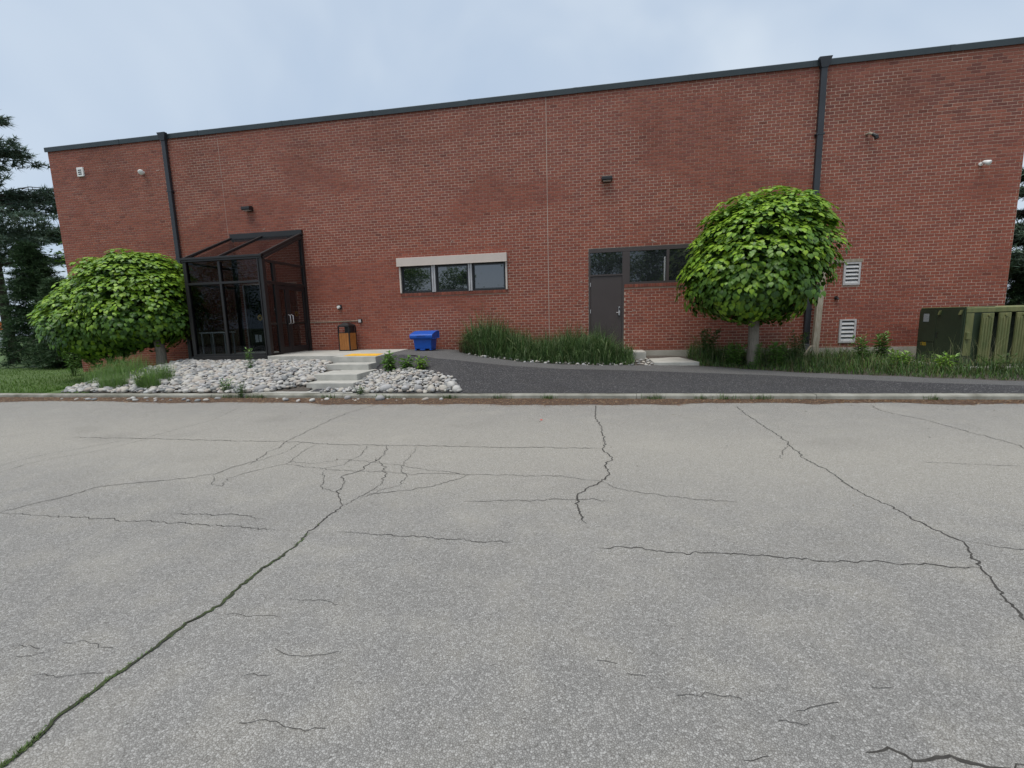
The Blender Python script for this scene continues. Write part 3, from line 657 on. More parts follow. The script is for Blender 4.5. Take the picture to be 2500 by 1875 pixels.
# the three-light window with a beige shutter box
b = MB()
for x0, x1 in ((-4.695,-4.645), (-1.295,-1.245)): b.box(x0, x1, -.05, .12, 2.484, 3.312)
win = b.build('window', 'beige', bld, bevel=.003); tag(win, 'three-pane window under a long beige shutter box')
b = MB(); b.box(-4.735, -1.235, -.13, .02, 3.312, 3.555); hood = b.build('shutter_box', 'beige', win, bevel=.006)
b = MB(); b.box(-4.735, -1.235, -.136, -.1, 3.300, 3.318); b.build('shutter_lip', 'beige', win)
for xc in (-3.575, -2.40):
    for dx in (-.032, .032): b = MB(); b.box(xc+dx-.026, xc+dx+.026, -.045, .12, 2.484, 3.312); b.build('mullion', 'aluminium', win, bevel=.004)
for x0, x1 in ((-4.645,-3.635), (-3.515,-2.46), (-2.34,-1.295)):
    f = MB()
    for (a, c, z0, z1) in ((x0,x0+.045,2.484,3.312),(x1-.045,x1,2.484,3.312),(x0+.045,x1-.045,2.484,2.53),(x0+.045,x1-.045,3.266,3.312)): f.box(a, c, .012, .10, z0, z1)
    fr = f.build('sash', 'black_metal', win)
    g = MB(); g.box(x0+.045, x1-.045, .055, .067, 2.53, 3.266); g.build('pane', 'window_glass', win)
    g = MB(); 
    for (a, c, z0, z1) in ((x0+.05,x0+.068,2.54,3.255),(x1-.068,x1-.05,2.54,3.255),(x0+.068,x1-.068,2.54,2.555),(x0+.068,x1-.068,3.24,3.255)): g.box(a, c, .040, .054, z0, z1)
    g.build('glazing_bead', 'downspout', win)
def rowlock(name, x0, x1, z0, z1, pitch):
    s = MB(); s.box(x0, x1, -.018, .08, z0, z1-.004, (.26,.16,.13)); sill = s.build(name, 'mortar', bld)
    n = int(round((x1-x0)/pitch))
    for k in range(n):
        a = lerp(x0, x1, k/n)+.005; c = lerp(x0, x1, (k+1)/n)-.005; q = MB(); pr = U(-.002, .003)
        dark = .72 if RND() < .75 else .95
        q.hexa([(a,-.026-pr,z0+.004),(c,-.026-pr,z0+.004),(c,.075,z0+.004),(a,.075,z0+.004)], [(a,-.026-pr,z1-.01),(c,-.026-pr,z1-.01),(c,.078,z1),(a,.078,z1)], tuple(v*dark for v in brick_col(x0, 2)))
        q.build('sill_brick', 'brick', sill)
rowlock('sill', -4.70, -1.24, 2.38, 2.482, .0752); rowlock('sill', 2.21, 5.4, 2.395, 2.498, .0752)

# brown door with transom light, and the strip window beside it
b = MB()
for q in ((1.182,1.235,-.01,.1,.605,3.54), (2.15,2.36,-.012,.1,2.5,3.42), (2.15,2.203,-.01,.1,.605,2.5), (1.235,2.15,-.011,.1,3.425,3.54), (1.235,2.15,-.011,.1,2.755,2.80)): b.box(*q)
b.box(2.151, 5.39, -.0125, .1, 3.425, 3.54)
dframe = b.build('door_frame', 'door_brown', bld)
b = MB(); b.box(1.238, 2.147, .012, .06, .625, 2.752); door = b.build('door', 'door_brown', bld, bevel=.004); tag(door, 'flat dark brown steel door with a lever lock')
h = MB(); h.box(2.035, 2.105, -.012, .013, 1.59, 1.87); pl = h.build('lock_plate', 'black_metal', door, bevel=.012)
h = MB(); h.box(2.047, 2.093, -.022, -.0125, 1.605, 1.855); h.build('lock_body', 'aluminium', door, bevel=.006)
h = MB(); h.box(2.056, 2.084, -.028, -.0225, 1.75, 1.83); h.build('keypad', 'black_metal', door)
h = MB(); h.tube([(2.07,-.02,1.685),(2.07,-.06,1.685)], .012, 8); h.tube([(2.075,-.055,1.685),(1.985,-.055,1.687)], .011, 8); h.build('handle', 'aluminium', door, smooth=False)
for z in (2.52, 1.74, .85): h = MB(); h.box(1.228, 1.246, -.016, .013, z-.055, z+.055); h.build('hinge', 'aluminium', door)
h = MB(); h.box(1.24, 2.145, -.03, .012, .605, .622); h.build('threshold', 'aluminium', bld)
b = MB(); b.box(1.235, 2.15, .05, .06, 2.80, 3.425); b.build('transom_pane', 'window_glass', dframe)
strip = MB(); strip.box(2.36, 5.39, -.012, .1, 2.5, 2.555); strip.box(3.375, 3.45, -.0122, .1, 2.555, 3.425); strip.box(4.40, 4.475, -.0122, .1, 2.555, 3.425)
sw = strip.build('window', 'door_brown', bld)
for x0, x1 in ((2.36,3.375), (3.45,4.40), (4.475,5.39)):
    g = MB(); g.box(x0, x1, .05, .06, 2.555, 3.425); g.build('pane', 'window_glass', sw)
g = MB(); g.box(3.315, 3.352, .03, .049, 2.556, 3.23); g.build('blind_edge', 'white_paint', sw)
def screen(x0, x1, z0, z1, name, par):
    s = MB(); st = .019; x = x0+st/2
    while x < x1: s.box(x-.0012, x+.0012, .018, .020, z0, z1); x += st
    z = z0+st/2
    while z < z1: s.box(x0, x1, .0155, .0175, z-.0012, z+.0012); z += st
    s.build(name, 'downspout', par)
screen(1.235, 2.15, 2.80, 3.425, 'mesh_screen', dframe); screen(2.36, 3.375, 2.556, 3.425, 'mesh_screen', sw); screen(3.45, 4.40, 2.556, 3.425, 'mesh_screen', sw)

# louvres, lights and other fittings
for (z0, z1) in ((2.24,2.835), (.685,1.325)):
    x0, x1 = 7.955, 8.365; f = MB()
    for q in ((x0,x0+.05,z0,z1), (x1-.05,x1,z0,z1), (x0+.05,x1-.05,z0,z0+.045), (x0+.05,x1-.05,z1-.045,z1)): f.box(q[0], q[1], -.032, .05, q[2], q[3])
    lv = f.build('louver', 'louver_grey', bld, bevel=.003)
    g = MB(); g.box(x0+.05, x1-.05, .08, .09, z0+.045, z1-.045); g.build('backing', 'dark_void', lv)
    n = 5; hh = (z1-z0-.09)/n
    for k in range(n):
        zz = z0+.045+hh*k; s = MB(); s.hexa([(x0+.05,-.03,zz+.006),(x1-.05,-.03,zz+.006),(x1-.05,-.024,zz+.006),(x0+.05,-.024,zz+.006)], [(x0+.05,.012,zz+hh*.74),(x1-.05,.012,zz+hh*.74),(x1-.05,.018,zz+hh*.74),(x0+.05,.018,zz+hh*.74)])
        s.box(x0+.05, x1-.05, -.031, -.025, zz+.001, zz+.022); s.build('slat', 'louver_slat', lv)
b = MB(); b.box(7.0, 8.39, -.035, .01, 2.842, 2.925); b.build('lintel_board', 'weathered_wood', bld)
for (x, z) in ((-9.74,5.37), (1.70,5.42)):
    b = MB(); b.box(x-.1, x+.1, -.03, .004, z-.07, z+.07); wl = b.build('wall_light', 'bronze', bld)
    b = MB(); b.prism([(-.03,z-.06),(-.03,z+.06),(-.10,z+.075),(-.235,z+.045),(-.235,z-.045),(-.2,z-.06)], 'x', x-.15, x+.15); b.build('housing', 'bronze', wl, bevel=.012)
    b = MB(); b.box(x-.11, x+.11, -.2, -.07, z-.068, z-.0605); b.build('lens', 'louver_grey', wl)
def flood(x, z, s, dirx):
    b = MB(); b.tube([(x,.004,z),(x,-.03,z)], .055*s, 12); fl = b.build('flood_light', 'white_paint', bld)
    b = MB(); b.tube([(x,-.03,z),(x+dirx*.05,-.1,z+.02*s)], .016, 8); b.build('arm', 'white_paint', fl)
    d = Vector((dirx*.8,-.55,-.35)).normalized(); p = Vector((x+dirx*.05,-.1,z+.02)); b = MB()
    b.tube([p-d*.06*s, p-d*.03*s, p+d*.05*s, p+d*.13*s, p+d*.15*s], [.02*s, .045*s, .07*s, .085*s, .07*s], 14); b.build('lamp_head', 'white_paint', fl, smooth=True)
flood(-13.62, 6.80, 1.0, .6); flood(10.87, 5.10, .78, .5)
b = MB(); b.box(-16.25, -15.99, -.05, .004, 6.87, 7.17); vp = b.build('wall_vent', 'white_paint', bld, bevel=.01)
for z in (6.93, 6.995, 7.06): b = MB(); b.box(-16.19, -16.05, -.056, -.0505, z, z+.03); b.build('vent_slot', 'dark_void', vp)
b = MB(); b.tube([(8.25,.004,6.04),(8.27,-.1,6.03),(8.31,-.16,5.98)], .03, 8); pb = b.build('pipe_bracket', 'weathered_wood', bld)
b = MB(); b.tube([(8.31,-.15,5.99),(8.38,-.19,5.92),(8.39,-.2,5.85)], [.035,.05,.045], 10); b.build('lamp_socket', 'bronze', pb)
b = MB(); b.tube([(7.82,.004,1.91),(7.82,-.05,1.91)], .045, 12); b.tube([(7.82,-.05,1.91),(7.82,-.10,1.89),(7.82,-.11,1.86)], .03, 10); b.build('vent_pipe', 'bronze', bld)
b = MB(); b.box(-6.90, -6.76, -.04, .004, 2.05, 2.19); cm = b.build('camera_base', 'bronze', bld, bevel=.008)
b = MB(); b.tube([(-6.84,-.04,2.12),(-6.85,-.1,2.12)], [.05,.045], 12); b.build('camera_lens', 'white_paint', cm)
b = MB(); b.tube([(-7.93,-.02,1.66),(-7.2,-.02,1.655),(-6.2,-.02,1.665)], .013, 8); cn = b.build('conduit', 'weathered_wood', bld)
b = MB(); b.box(-6.2, -6.08, -.06, .004, 1.595, 1.72); b.build('junction_box', 'bronze', cn, bevel=.004)
b = MB(); b.box(-6.19, -6.10, -.066, -.061, 1.61, 1.705); b.build('switch_plate', 'louver_grey', cn)
# inner doors behind the glass entrance
b = MB()
for q in ((-10.3,-10.22,.5,2.95), (-9.36,-9.27,.5,2.87), (-8.43,-8.35,.5,2.95), (-10.22,-8.43,2.78,2.95)): b.box(q[0], q[1], .02, .12, q[2], q[3])
idr = b.build('inner_door_frame', 'bronze', bld)
for x0, x1 in ((-10.22,-9.36), (-9.27,-8.43)):
    g = MB(); g.box(x0, x1, .06, .075, .5, 2.78); g.build('pane', 'dark_glass', idr)
g = MB(); g.box(-10.335, -10.302, -.012, .02, .72, 2.95); g.build('edge_trim', 'louver_grey', idr)
b = MB(); b.box(-10.28, -8.37, .29, .31, .5, 2.95); b.build('dark_lobby', 'dark_void', bld)

# ------------------------------------------------------------------ glass entrance vestibule
VX0, VX1, VD, VE, VR, VF = -10.56, -7.94, -2.0, 3.56, 4.50, .72
ves = thing('glass_vestibule', (-9.25, -1, .6), 'dark framed glass entrance vestibule with sloping glass roof', 'vestibule')
b = MB(); b.box(VX0-.03, VX1+.05, VD-.06, -.005, .40, .615); b.build('foundation', 'concrete', ves)
b = MB(); b.box(VX0-.05, VX1+.06, VD-.07, VD+.10, .615, .722); b.box(VX0-.05, VX0+.1, VD+.1, -.004, .615, .722); b.build('plinth', 'bronze', ves, bevel=.006)
b = MB(); b.box(VX0+.1, VX1-.02, VD+.1, -.004, .615, .72); b.build('floor', 'concrete', ves)
def roofz(y): return lerp(VE, VR, (y-VD)/(0-VD))
P = .055
def post(x, y, z0, z1, w=.11, d=.11, n='post'):
    q = MB(); q.box(x-w/2, x+w/2, y-d/2, y+d/2, z0, z1); return q.build(n, 'bronze', ves, bevel=.004)
post(VX0+P, VD+P, .722, VE); post(VX1-P-.02, VD+P, .722, VE, .15, .13)
post(VX1-.13, VD-.015, .722, VE-.04, .03, .04, 'post_cap'); post(VX0+P, -.06, .722, roofz(-.1)); post(VX1-P, -.06, .722, roofz(-.1), .11, .11)
MX = -9.36
post(MX, VD+.045, .722, VE-.1, .075, .09, 'mullion')
def rail(a, c, w, h, n='rail'):
    q = MB(); q.bar(a, c, w, h); return q.build(n, 'bronze', ves, bevel=.003)
rail((VX0+.11, VD+.045, 2.85), (VX1-.15, VD+.045, 2.85), .085, .062, 'transom')
rail((VX0, VD+.03, VE-.02), (VX1, VD+.03, VE-.02), .12, .12, 'eave_beam'); rail((VX0-.02, VD-.045, VE+.0), (VX1+.02, VD-.045, VE+.0), .03, .05, 'drip_edge')
rail((VX0+.11, VD+.045, .755), (VX1-.15, VD+.045, .755), .08, .06, 'bottom_rail')
for x, w in ((VX0+.04, .08), (MX, .06), (VX1-.045, .09)): rail((x, VD+.03, VE+.015), (x, -.03, VR-.02), w, .085, 'rafter')
rail((VX1+.005, VD+.03, VE-.07), (VX1+.005, -.03, VR-.105), .035, .07, 'side_trim')
b = MB(); b.box(VX0+.02, VX1+.02, -.09, -.002, VR-.06, VR+.115); b.build('ridge_flashing', 'bronze', ves, bevel=.008)
# panes, each its own sheet of glass
def pane(pts, n=(0, 0, 0), name='pane', m='vestibule_glass'):
    q = MB(); n = Vector(n)*.006; q.hexa([Vector(p)-n for p in pts], [Vector(p)+n for p in pts]); return q.build(name, m, ves)
for x0, x1 in ((VX0+.11, MX-.037), (MX+.037, VX1-.15)):
    for z0, z1 in ((.785, 2.82), (2.88, VE-.08)): pane([(x0,VD+.045,z0),(x1,VD+.045,z0),(x1,VD+.045,z1),(x0,VD+.045,z1)], (0, 1, 0))
for x0, x1 in ((VX0+.08, MX-.03), (MX+.03, VX1-.09)):
    pane([(x0,VD+.09,roofz(VD+.09)+.0),(x1,VD+.09,roofz(VD+.09)),(x1,-.09,roofz(-.09)),(x0,-.09,roofz(-.09))], (0, -.42, .9), 'roof_pane', 'roof_glass')
# left side, against the clipped tree
for z in (2.85, VE-.1): rail((VX0+.05, VD+.11, z), (VX0+.05, -.11, z), .06, .06, 'transom')
pane([(VX0+.05,VD+.11,.75),(VX0+.05,-.11,.75),(VX0+.05,-.11,2.82),(VX0+.05,VD+.11,2.82)], (1, 0, 0)); pane([(VX0+.05,VD+.11,2.88),(VX0+.05,-.11,2.88),(VX0+.05,-.11,VE-.13),(VX0+.05,VD+.11,VE-.13)], (1, 0, 0))
pane([(VX0+.05,VD+.13,VE-.07),(VX0+.05,-.11,VE-.07),(VX0+.05,-.11,VR-.14),(VX0+.05,VD+.16,VE-.03)], (1, 0, 0))
# right side with the pair of doors
SX = VX1-.05
rail((SX, VD+.12, 3.44), (SX, -.11, 3.44), .075, .065, 'transom'); rail((SX, VD+.12, 2.83), (SX, -.11, 2.83), .085, .09, 'door_header')
post(SX, -1.515, .722, 3.41, .085, .11, 'mullion')
pane([(SX,VD+.13,2.875),(SX,-1.57,2.875),(SX,-1.57,3.41),(SX,VD+.13,3.41)], (1, 0, 0)); pane([(SX,-1.46,2.875),(SX,-.115,2.875),(SX,-.115,3.41),(SX,-1.46,3.41)], (1, 0, 0))
pane([(SX,VD+.2,3.475),(SX,-.115,3.475),(SX,-.115,VR-.16),(SX,VD+.26,3.50)], (1, 0, 0)); pane([(SX,VD+.13,.78),(SX,-1.57,.78),(SX,-1.57,2.78),(SX,VD+.13,2.78)], (1, 0, 0))
rail((SX, VD+.12, .75), (SX, -1.57, .75), .07, .06, 'bottom_rail'); rail((SX, VD+.12, 1.62), (SX, -1.57, 1.62), .05, .05, 'mid_rail')
rail((SX+.03, VD+.16, 1.86), (SX+.03, -1.72, 1.86), .012, .014, 'sign_bar'); rail((SX+.03, VD+.16, 1.53), (SX+.03, -1.72, 1.53), .012, .014, 'sign_bar')
def leaf_door(y0, y1, hy, label):
    f = MB(); x0, x1 = SX-.025, SX+.025; s = .095
    for q in ((y0,y0+s,.735,2.775), (y1-s,y1,.735,2.775), (y0+s,y1-s,.735,.93), (y0+s,y1-s,2.655,2.775)): f.box(x0, x1, q[0], q[1], q[2], q[3])
    d = f.build('door', 'black_metal', ves, bevel=.003); tag(d, label)
    g = MB(); g.box(SX-.005, SX+.005, y0+s, y1-s, .93, 2.655); g.build('pane', 'vestibule_glass', d)
    g = MB(); g.box(SX-.05, SX-.03, y0+.05, y1-.05, 1.62, 1.68); g.build('push_bar', 'black_metal', d)
    g = MB(); g.tube([(x1,hy,1.9),(x1+.07,hy,1.88),(x1+.075,hy,1.65),(x1,hy,1.62)], .014, 8); g.build('handle', 'aluminium', d, smooth=True)
    return d
leaf_door(-1.455, -1.005, -1.06, 'narrow leaf of the glass entrance doors'); d2 = leaf_door(-.995, -.125, -.93, 'wide leaf of the glass entrance doors')
def disc(x, y, z, r, nx, name, m, par, ax):
    q = MB(); n = 16; pts = [(math.cos(2*math.pi*k/n)*r, math.sin(2*math.pi*k/n)*r*1.0) for k in range(n)]
    if ax == 'x': q.prism([(y+p[0], z+p[1]) for p in pts], 'x', x, x+.003)
    else: q.prism([(x+p[0], z+p[1]) for p in pts], 'y', y-.003, y)
    return q.build(name, m, par)
disc(SX-.0095, -.60, 1.93, .085, 1, 'round_sticker', 'yellow', d2, 'x'); q = MB(); q.box(SX-.0064, SX-.0056, -.64, -.56, 1.90, 1.945); q.build('sticker_mark', 'black_metal', d2)
disc(-8.24, VD+.058, 1.82, .085, 1, 'round_sticker', 'yellow', ves, 'y'); q = MB(); q.box(-8.275, -8.205, VD+.0525, VD+.0545, 1.79, 1.84); q.build('sticker_mark', 'black_metal', ves)
for x0, x1, z0, z1 in ((-8.46,-8.36,1.11,1.33), (-8.33,-8.25,1.12,1.32)):
    q = MB(); q.box(x0, x1, VD+.053, VD+.057, z0, z1); q.build('paper_notice', 'white_paint', ves)
tb = thing('table', (-10, -1.6, VF), 'narrow white table seen behind the front glass of the entrance', 'table')
b = MB(); b.box(-10.42, -9.53, -1.86, -1.46, 1.40, 1.435); b.build('tabletop', 'white_paint', tb)
for x in (-10.36, -9.58):
    for y in (-1.83, -1.5): b = MB(); b.box(x-.017, x+.017, y-.017, y+.017, .722, 1.40); b.build('leg', 'louver_grey', tb)
b = MB(); b.box(-9.99, -9.96, -1.85, -1.82, .722, 1.40); b.build('brace', 'louver_grey', tb)

# ------------------------------------------------------------------ bins
wb = thing('litter_bin', (-6.4, -.42, .72), 'square litter bin of wood slats in a black frame under a hood', 'litter bin')
A = math.radians(-4); CX, CY, S, ZB0 = -6.44, -.36, .185, .722
def rot(px, py): return (CX+px*math.cos(A)-py*math.sin(A), CY+px*math.sin(A)+py*math.cos(A))
def rbox(x0, x1, y0, y1, z0, z1, k=1.0):
    q = MB(); c = [rot(x0,y0), rot(x1,y0), rot(x1,y1), rot(x0,y1)]; d = [rot(x0*k,y0*k), rot(x1*k,y0*k), rot(x1*k,y1*k), rot(x0*k,y1*k)]
    q.hexa([(p[0], p[1], z0) for p in c], [(p[0], p[1], z1) for p in d]); return q
for sx in (-1, 1):
    for sy in (-1, 1): rbox(sx*S-.016, sx*S+.016, sy*S-.016, sy*S+.016, ZB0, 1.50).build('corner_post', 'black_metal', wb)
for k in range(4):
    for j in range(4):
        t0 = lerp(-S+.018, S-.018, j/4)+.003; t1 = lerp(-S+.018, S-.018, (j+1)/4)-.003; z0, z1 = .755, 1.285
        if k == 0: q = rbox(t0, t1, -S-.012, -S+.008, z0, z1)
        elif k == 1: q = rbox(S-.008, S+.012, t0, t1, z0, z1)
        elif k == 2: q = rbox(t0, t1, S-.008, S+.012, z0, z1)
        else: q = rbox(-S-.012, -S+.008, t0, t1, z0, z1)
        q.build('slat', 'wood_slat', wb)
for z in (.735, 1.295): rbox(-S, S, -S, S, z-.012, z+.012).build('frame_band', 'black_metal', wb)
for (x0, x1, y0, y1) in ((-S,S,-S-.014,-S+.012), (-S,S,S-.012,S+.014), (-S-.014,-S+.012,-S,S), (S-.012,S+.014,-S,S)): rbox(x0, x1, y0, y1, 1.485, 1.52).build('top_rail', 'black_metal', wb)
rbox(-S-.02, S+.02, -S-.02, S+.02, 1.52, 1.615, .35).build('hood', 'black_metal', wb, bevel=.008)
rbox(-.02, S-.02, -.06, S-.02, 1.31, 1.50).build('ash_box', 'black_metal', wb)

gb = thing('grit_bin', (-3.75, -.6, .72), 'blue plastic grit bin with an overhanging sloped lid', 'grit bin')
Ab = math.radians(-2); GX, GY = -3.74, -.62
def gr(px, py): return (GX+px*math.cos(Ab)-py*math.sin(Ab), GY+px*math.sin(Ab)+py*math.cos(Ab))
def ghex(bot, top): 
    q = MB(); q.hexa([(*gr(p[0], p[1]), p[2]) for p in bot], [(*gr(p[0], p[1]), p[2]) for p in top]); return q
def rect(x, y0, y1, z): return [(-x,y0,z), (x,y0,z), (x,y1,z), (-x,y1,z)]
q = ghex(rect(.262,-.205,.205,.765), rect(.292,-.235,.235,1.10))
for a, c in ((-.262,-.215), (-.10,.06), (.205,.262)):
    q.hexa([(*gr(p[0], p[1]), p[2]) for p in [(a,-.205,.716),(c,-.205,.716),(c,.205,.716),(a,.205,.716)]], [(*gr(p[0], p[1]), p[2]) for p in [(a,-.205,.766),(c,-.205,.766),(c,.205,.766),(a,.205,.766)]])
q.build('body', 'blue_plastic', gb, bevel=.012)
lid = MB(); prof = [(-.29,1.055), (-.325,1.10), (-.33,1.165), (-.305,1.205), (.02,1.285), (.27,1.30), (.29,1.27), (.29,1.075)]
n = len(prof); vv = []
for xw, ins in ((-.335, .05), (-.365, 0), (.365, 0), (.335, .05)):
    for (y, z) in prof: vv.append((*gr(xw, y*(1-ins*.6)), z-(ins*.45 if z > 1.15 else -ins*.2)))
ff = [tuple(range(n))[::-1], tuple(3*n+k for k in range(n))]
for s in range(3): ff += [(s*n+k, s*n+(k+1) % n, (s+1)*n+(k+1) % n, (s+1)*n+k) for k in range(n)]
lid.add(vv, ff); lo = lid.build('lid', 'blue_plastic', gb, bevel=.014)
lip = ghex([(-.14,-.352,1.165),(.14,-.352,1.165),(.14,-.3,1.165),(-.14,-.3,1.165)], [(-.11,-.34,1.185),(.11,-.34,1.185),(.11,-.3,1.185),(-.11,-.3,1.185)]); lip.build('grip', 'blue_plastic', lo, bevel=.006)

# ------------------------------------------------------------------ pad-mounted transformer and leaning post
tr = thing('transformer', (10.8, -1.6, .2), 'green electrical transformer cabinet with ribbed olive cooling fins by the wall', 'transformer')
TX, TYF, TYB = 9.28, -2.3, -.93
b = MB(); b.box(9.0, 13.6, -2.6, -.6, .05, .27); b.build('pad', 'concrete', tr, bevel=.01)
b = MB(); b.prism([(TYF,.27), (TYF,1.565), (TYB-.10,1.565), (TYB-.05,1.555), (TYB-.015,1.52), (TYB,1.46), (TYB,.27)], 'x', TX, TX+.55); cab = b.build('cabinet', 'shaded_green', tr, bevel=.006)
b = MB(); b.box(TX-.010, TX, -1.50, TYB-.03, .765, 1.50); b.build('cabinet_door', 'shaded_green', cab, bevel=.003)
b = MB(); b.box(TX-.012, TX, TYF+.03, -1.515, .31, 1.52); b.build('cabinet_door', 'shaded_green', cab, bevel=.003)
b = MB(); b.box(TX-.008, TX, -1.50, TYB-.03, .31, .745); b.build('lower_panel', 'shaded_green', cab, bevel=.003)
for y in (-1.60, -2.20):
    b = MB(); b.hexa([(TX-.05,y-.03,1.40),(TX-.012,y-.03,1.40),(TX-.012,y+.03,1.40),(TX-.05,y+.03,1.40)], [(TX-.035,y-.06,1.50),(TX-.012,y-.06,1.50),(TX-.012,y,1.50),(TX-.035,y,1.50)]); b.build('lifting_lug', 'olive_green', cab, bevel=.004)
b = MB(); b.box(TX-.0135, TX-.0105, -1.27, -1.09, 1.24, 1.43); b.build('sticker', 'sticker_pale', cab)
b = MB(); b.tube([(TX-.012,-1.60,1.0),(TX-.05,-1.60,1.0),(TX-.05,-1.60,.88),(TX-.012,-1.60,.88)], .008, 6); b.build('latch', 'black_metal', cab)
fc = bpy.data.curves.new('t', 'FONT'); fc.body = '1305'; fc.size = .115; fc.extrude = .0008; fo = bpy.data.objects.new('t', fc); COL.objects.link(fo)
dg = bpy.context.evaluated_depsgraph_get(); fm = bpy.data.meshes.new_from_object(fo.evaluated_get(dg)); bpy.data.objects.remove(fo); fm.materials.clear(); fm.materials.append(MATS['number_yellow'])
fo = obj('unit_number', fm, cab); fo.location = (TX-.0095, -1.06, .665); fo.rotation_euler = (math.pi/2, 0, -math.pi/2); fo.scale = (.85, 1, 1)
b = MB(); b.box(TX+.553, 13.4, -1.95, -.95, .27, 1.50); tank = b.build('tank', 'shaded_green', tr)
b = MB(); b.prism([(TYF-.02,1.44), (TYF-.02,1.54), (TYF+.03,1.568), (-.94,1.575), (-.94,1.44)], 'x', TX+.015, 13.45); b.build('tank_cover', 'olive_green', tank, bevel=.008)
b = MB(); b.box(TX+.02, TX+.16, TYF-.018, TYF-.002, .5, 1.43); b.build('corner_plate', 'olive_green', tank)
b = MB(); b.box(TX+.553, 13.4, -2.01, -1.952, 1.12, 1.17); b.build('header_pipe', 'shaded_green', tank)
b = MB(); b.box(TX+.03, TX+.10, TYF-.07, TYF-.02, .86, 1.02); b.build('valve', 'olive_green', tank, bevel=.01)
for k in range(11):
    x0 = 9.53+k*.315; w = .212; f = MB()
    f.box(x0, x0+w, -2.42, -2.375, .34, 1.425); fin = f.build('fin_panel', 'olive_green', tr, bevel=.008)
    for j in range(4):
        xa = x0+.016+j*.05; f = MB(); f.box(xa, xa+.028, -2.432, -2.4205, .37, 1.33); f.build('rib', 'olive_green', fin, bevel=.005)
    f = MB(); f.tube([(x0+w*.55,-2.42,1.375),(x0+w*.55,-2.445,1.375)], .028, 10); f.build('boss', 'olive_green', fin)
    for z in (.42, 1.38): f = MB(); f.tube([(x0+w/2,-2.38,z),(x0+w/2,-1.94,z)], .03, 8); f.build('oil_pipe', 'shaded_green', fin)
lp = MB(); pts = []
lp.hexa([(7.10,-.48,.25),(7.26,-.48,.25),(7.26,-.36,.25),(7.10,-.36,.25)], [(7.33,-.17,2.82),(7.47,-.17,2.82),(7.47,-.05,2.82),(7.33,-.05,2.82)])
tp = thing('timber_post', (7.2, -.4, .25), 'weathered timber post leaning against the brick wall beside the downspout', 'post')
lp.build('post', 'weathered_wood', tp, bevel=.008); q = MB(); q.bar((6.83,-.62,.32), (7.12,-.42,.62), .055, .09); q.build('broken_brace', 'weathered_wood', tp)

# ------------------------------------------------------------------ clipped catalpa trees
LEAFV = [(0,.05,0),(-.27,-.04,-.03),(-.47,.2,-.07),(-.42,.5,-.10),(-.2,.78,-.12),(0,1.05,-.18),(.2,.78,-.12),(.42,.5,-.10),(.47,.2,-.07),(.27,-.04,-.03),(0,.32,.015),(0,.66,-.03)]
LEAFF = [(0,1,2,10),(10,2,3,11),(11,3,4),(11,4,5),(11,5,6),(11,6,7),(10,11,7,8),(0,10,8,9)]
LC = [(.105,.215,.025), (.080,.175,.024), (.145,.27,.028), (.052,.122,.021), (.26,.42,.032), (.19,.335,.032)]
LEAF_ME = []
for c in LC:
    q = MB(); q.add(LEAFV, LEAFF, c); LEAF_ME.append(q.mesh('leaf', 'leaf', True))
def leaf_matrix(p, nrm, tip, s):
    t = (tip-nrm*tip.dot(nrm)).normalized(); x = t.cross(nrm).normalized()
    return Matrix(((x.x*s, t.x*s, nrm.x*s, p.x), (x.y*s, t.y*s, nrm.y*s, p.y), (x.z*s, t.z*s, nrm.z*s, p.z), (0, 0, 0, 1)))
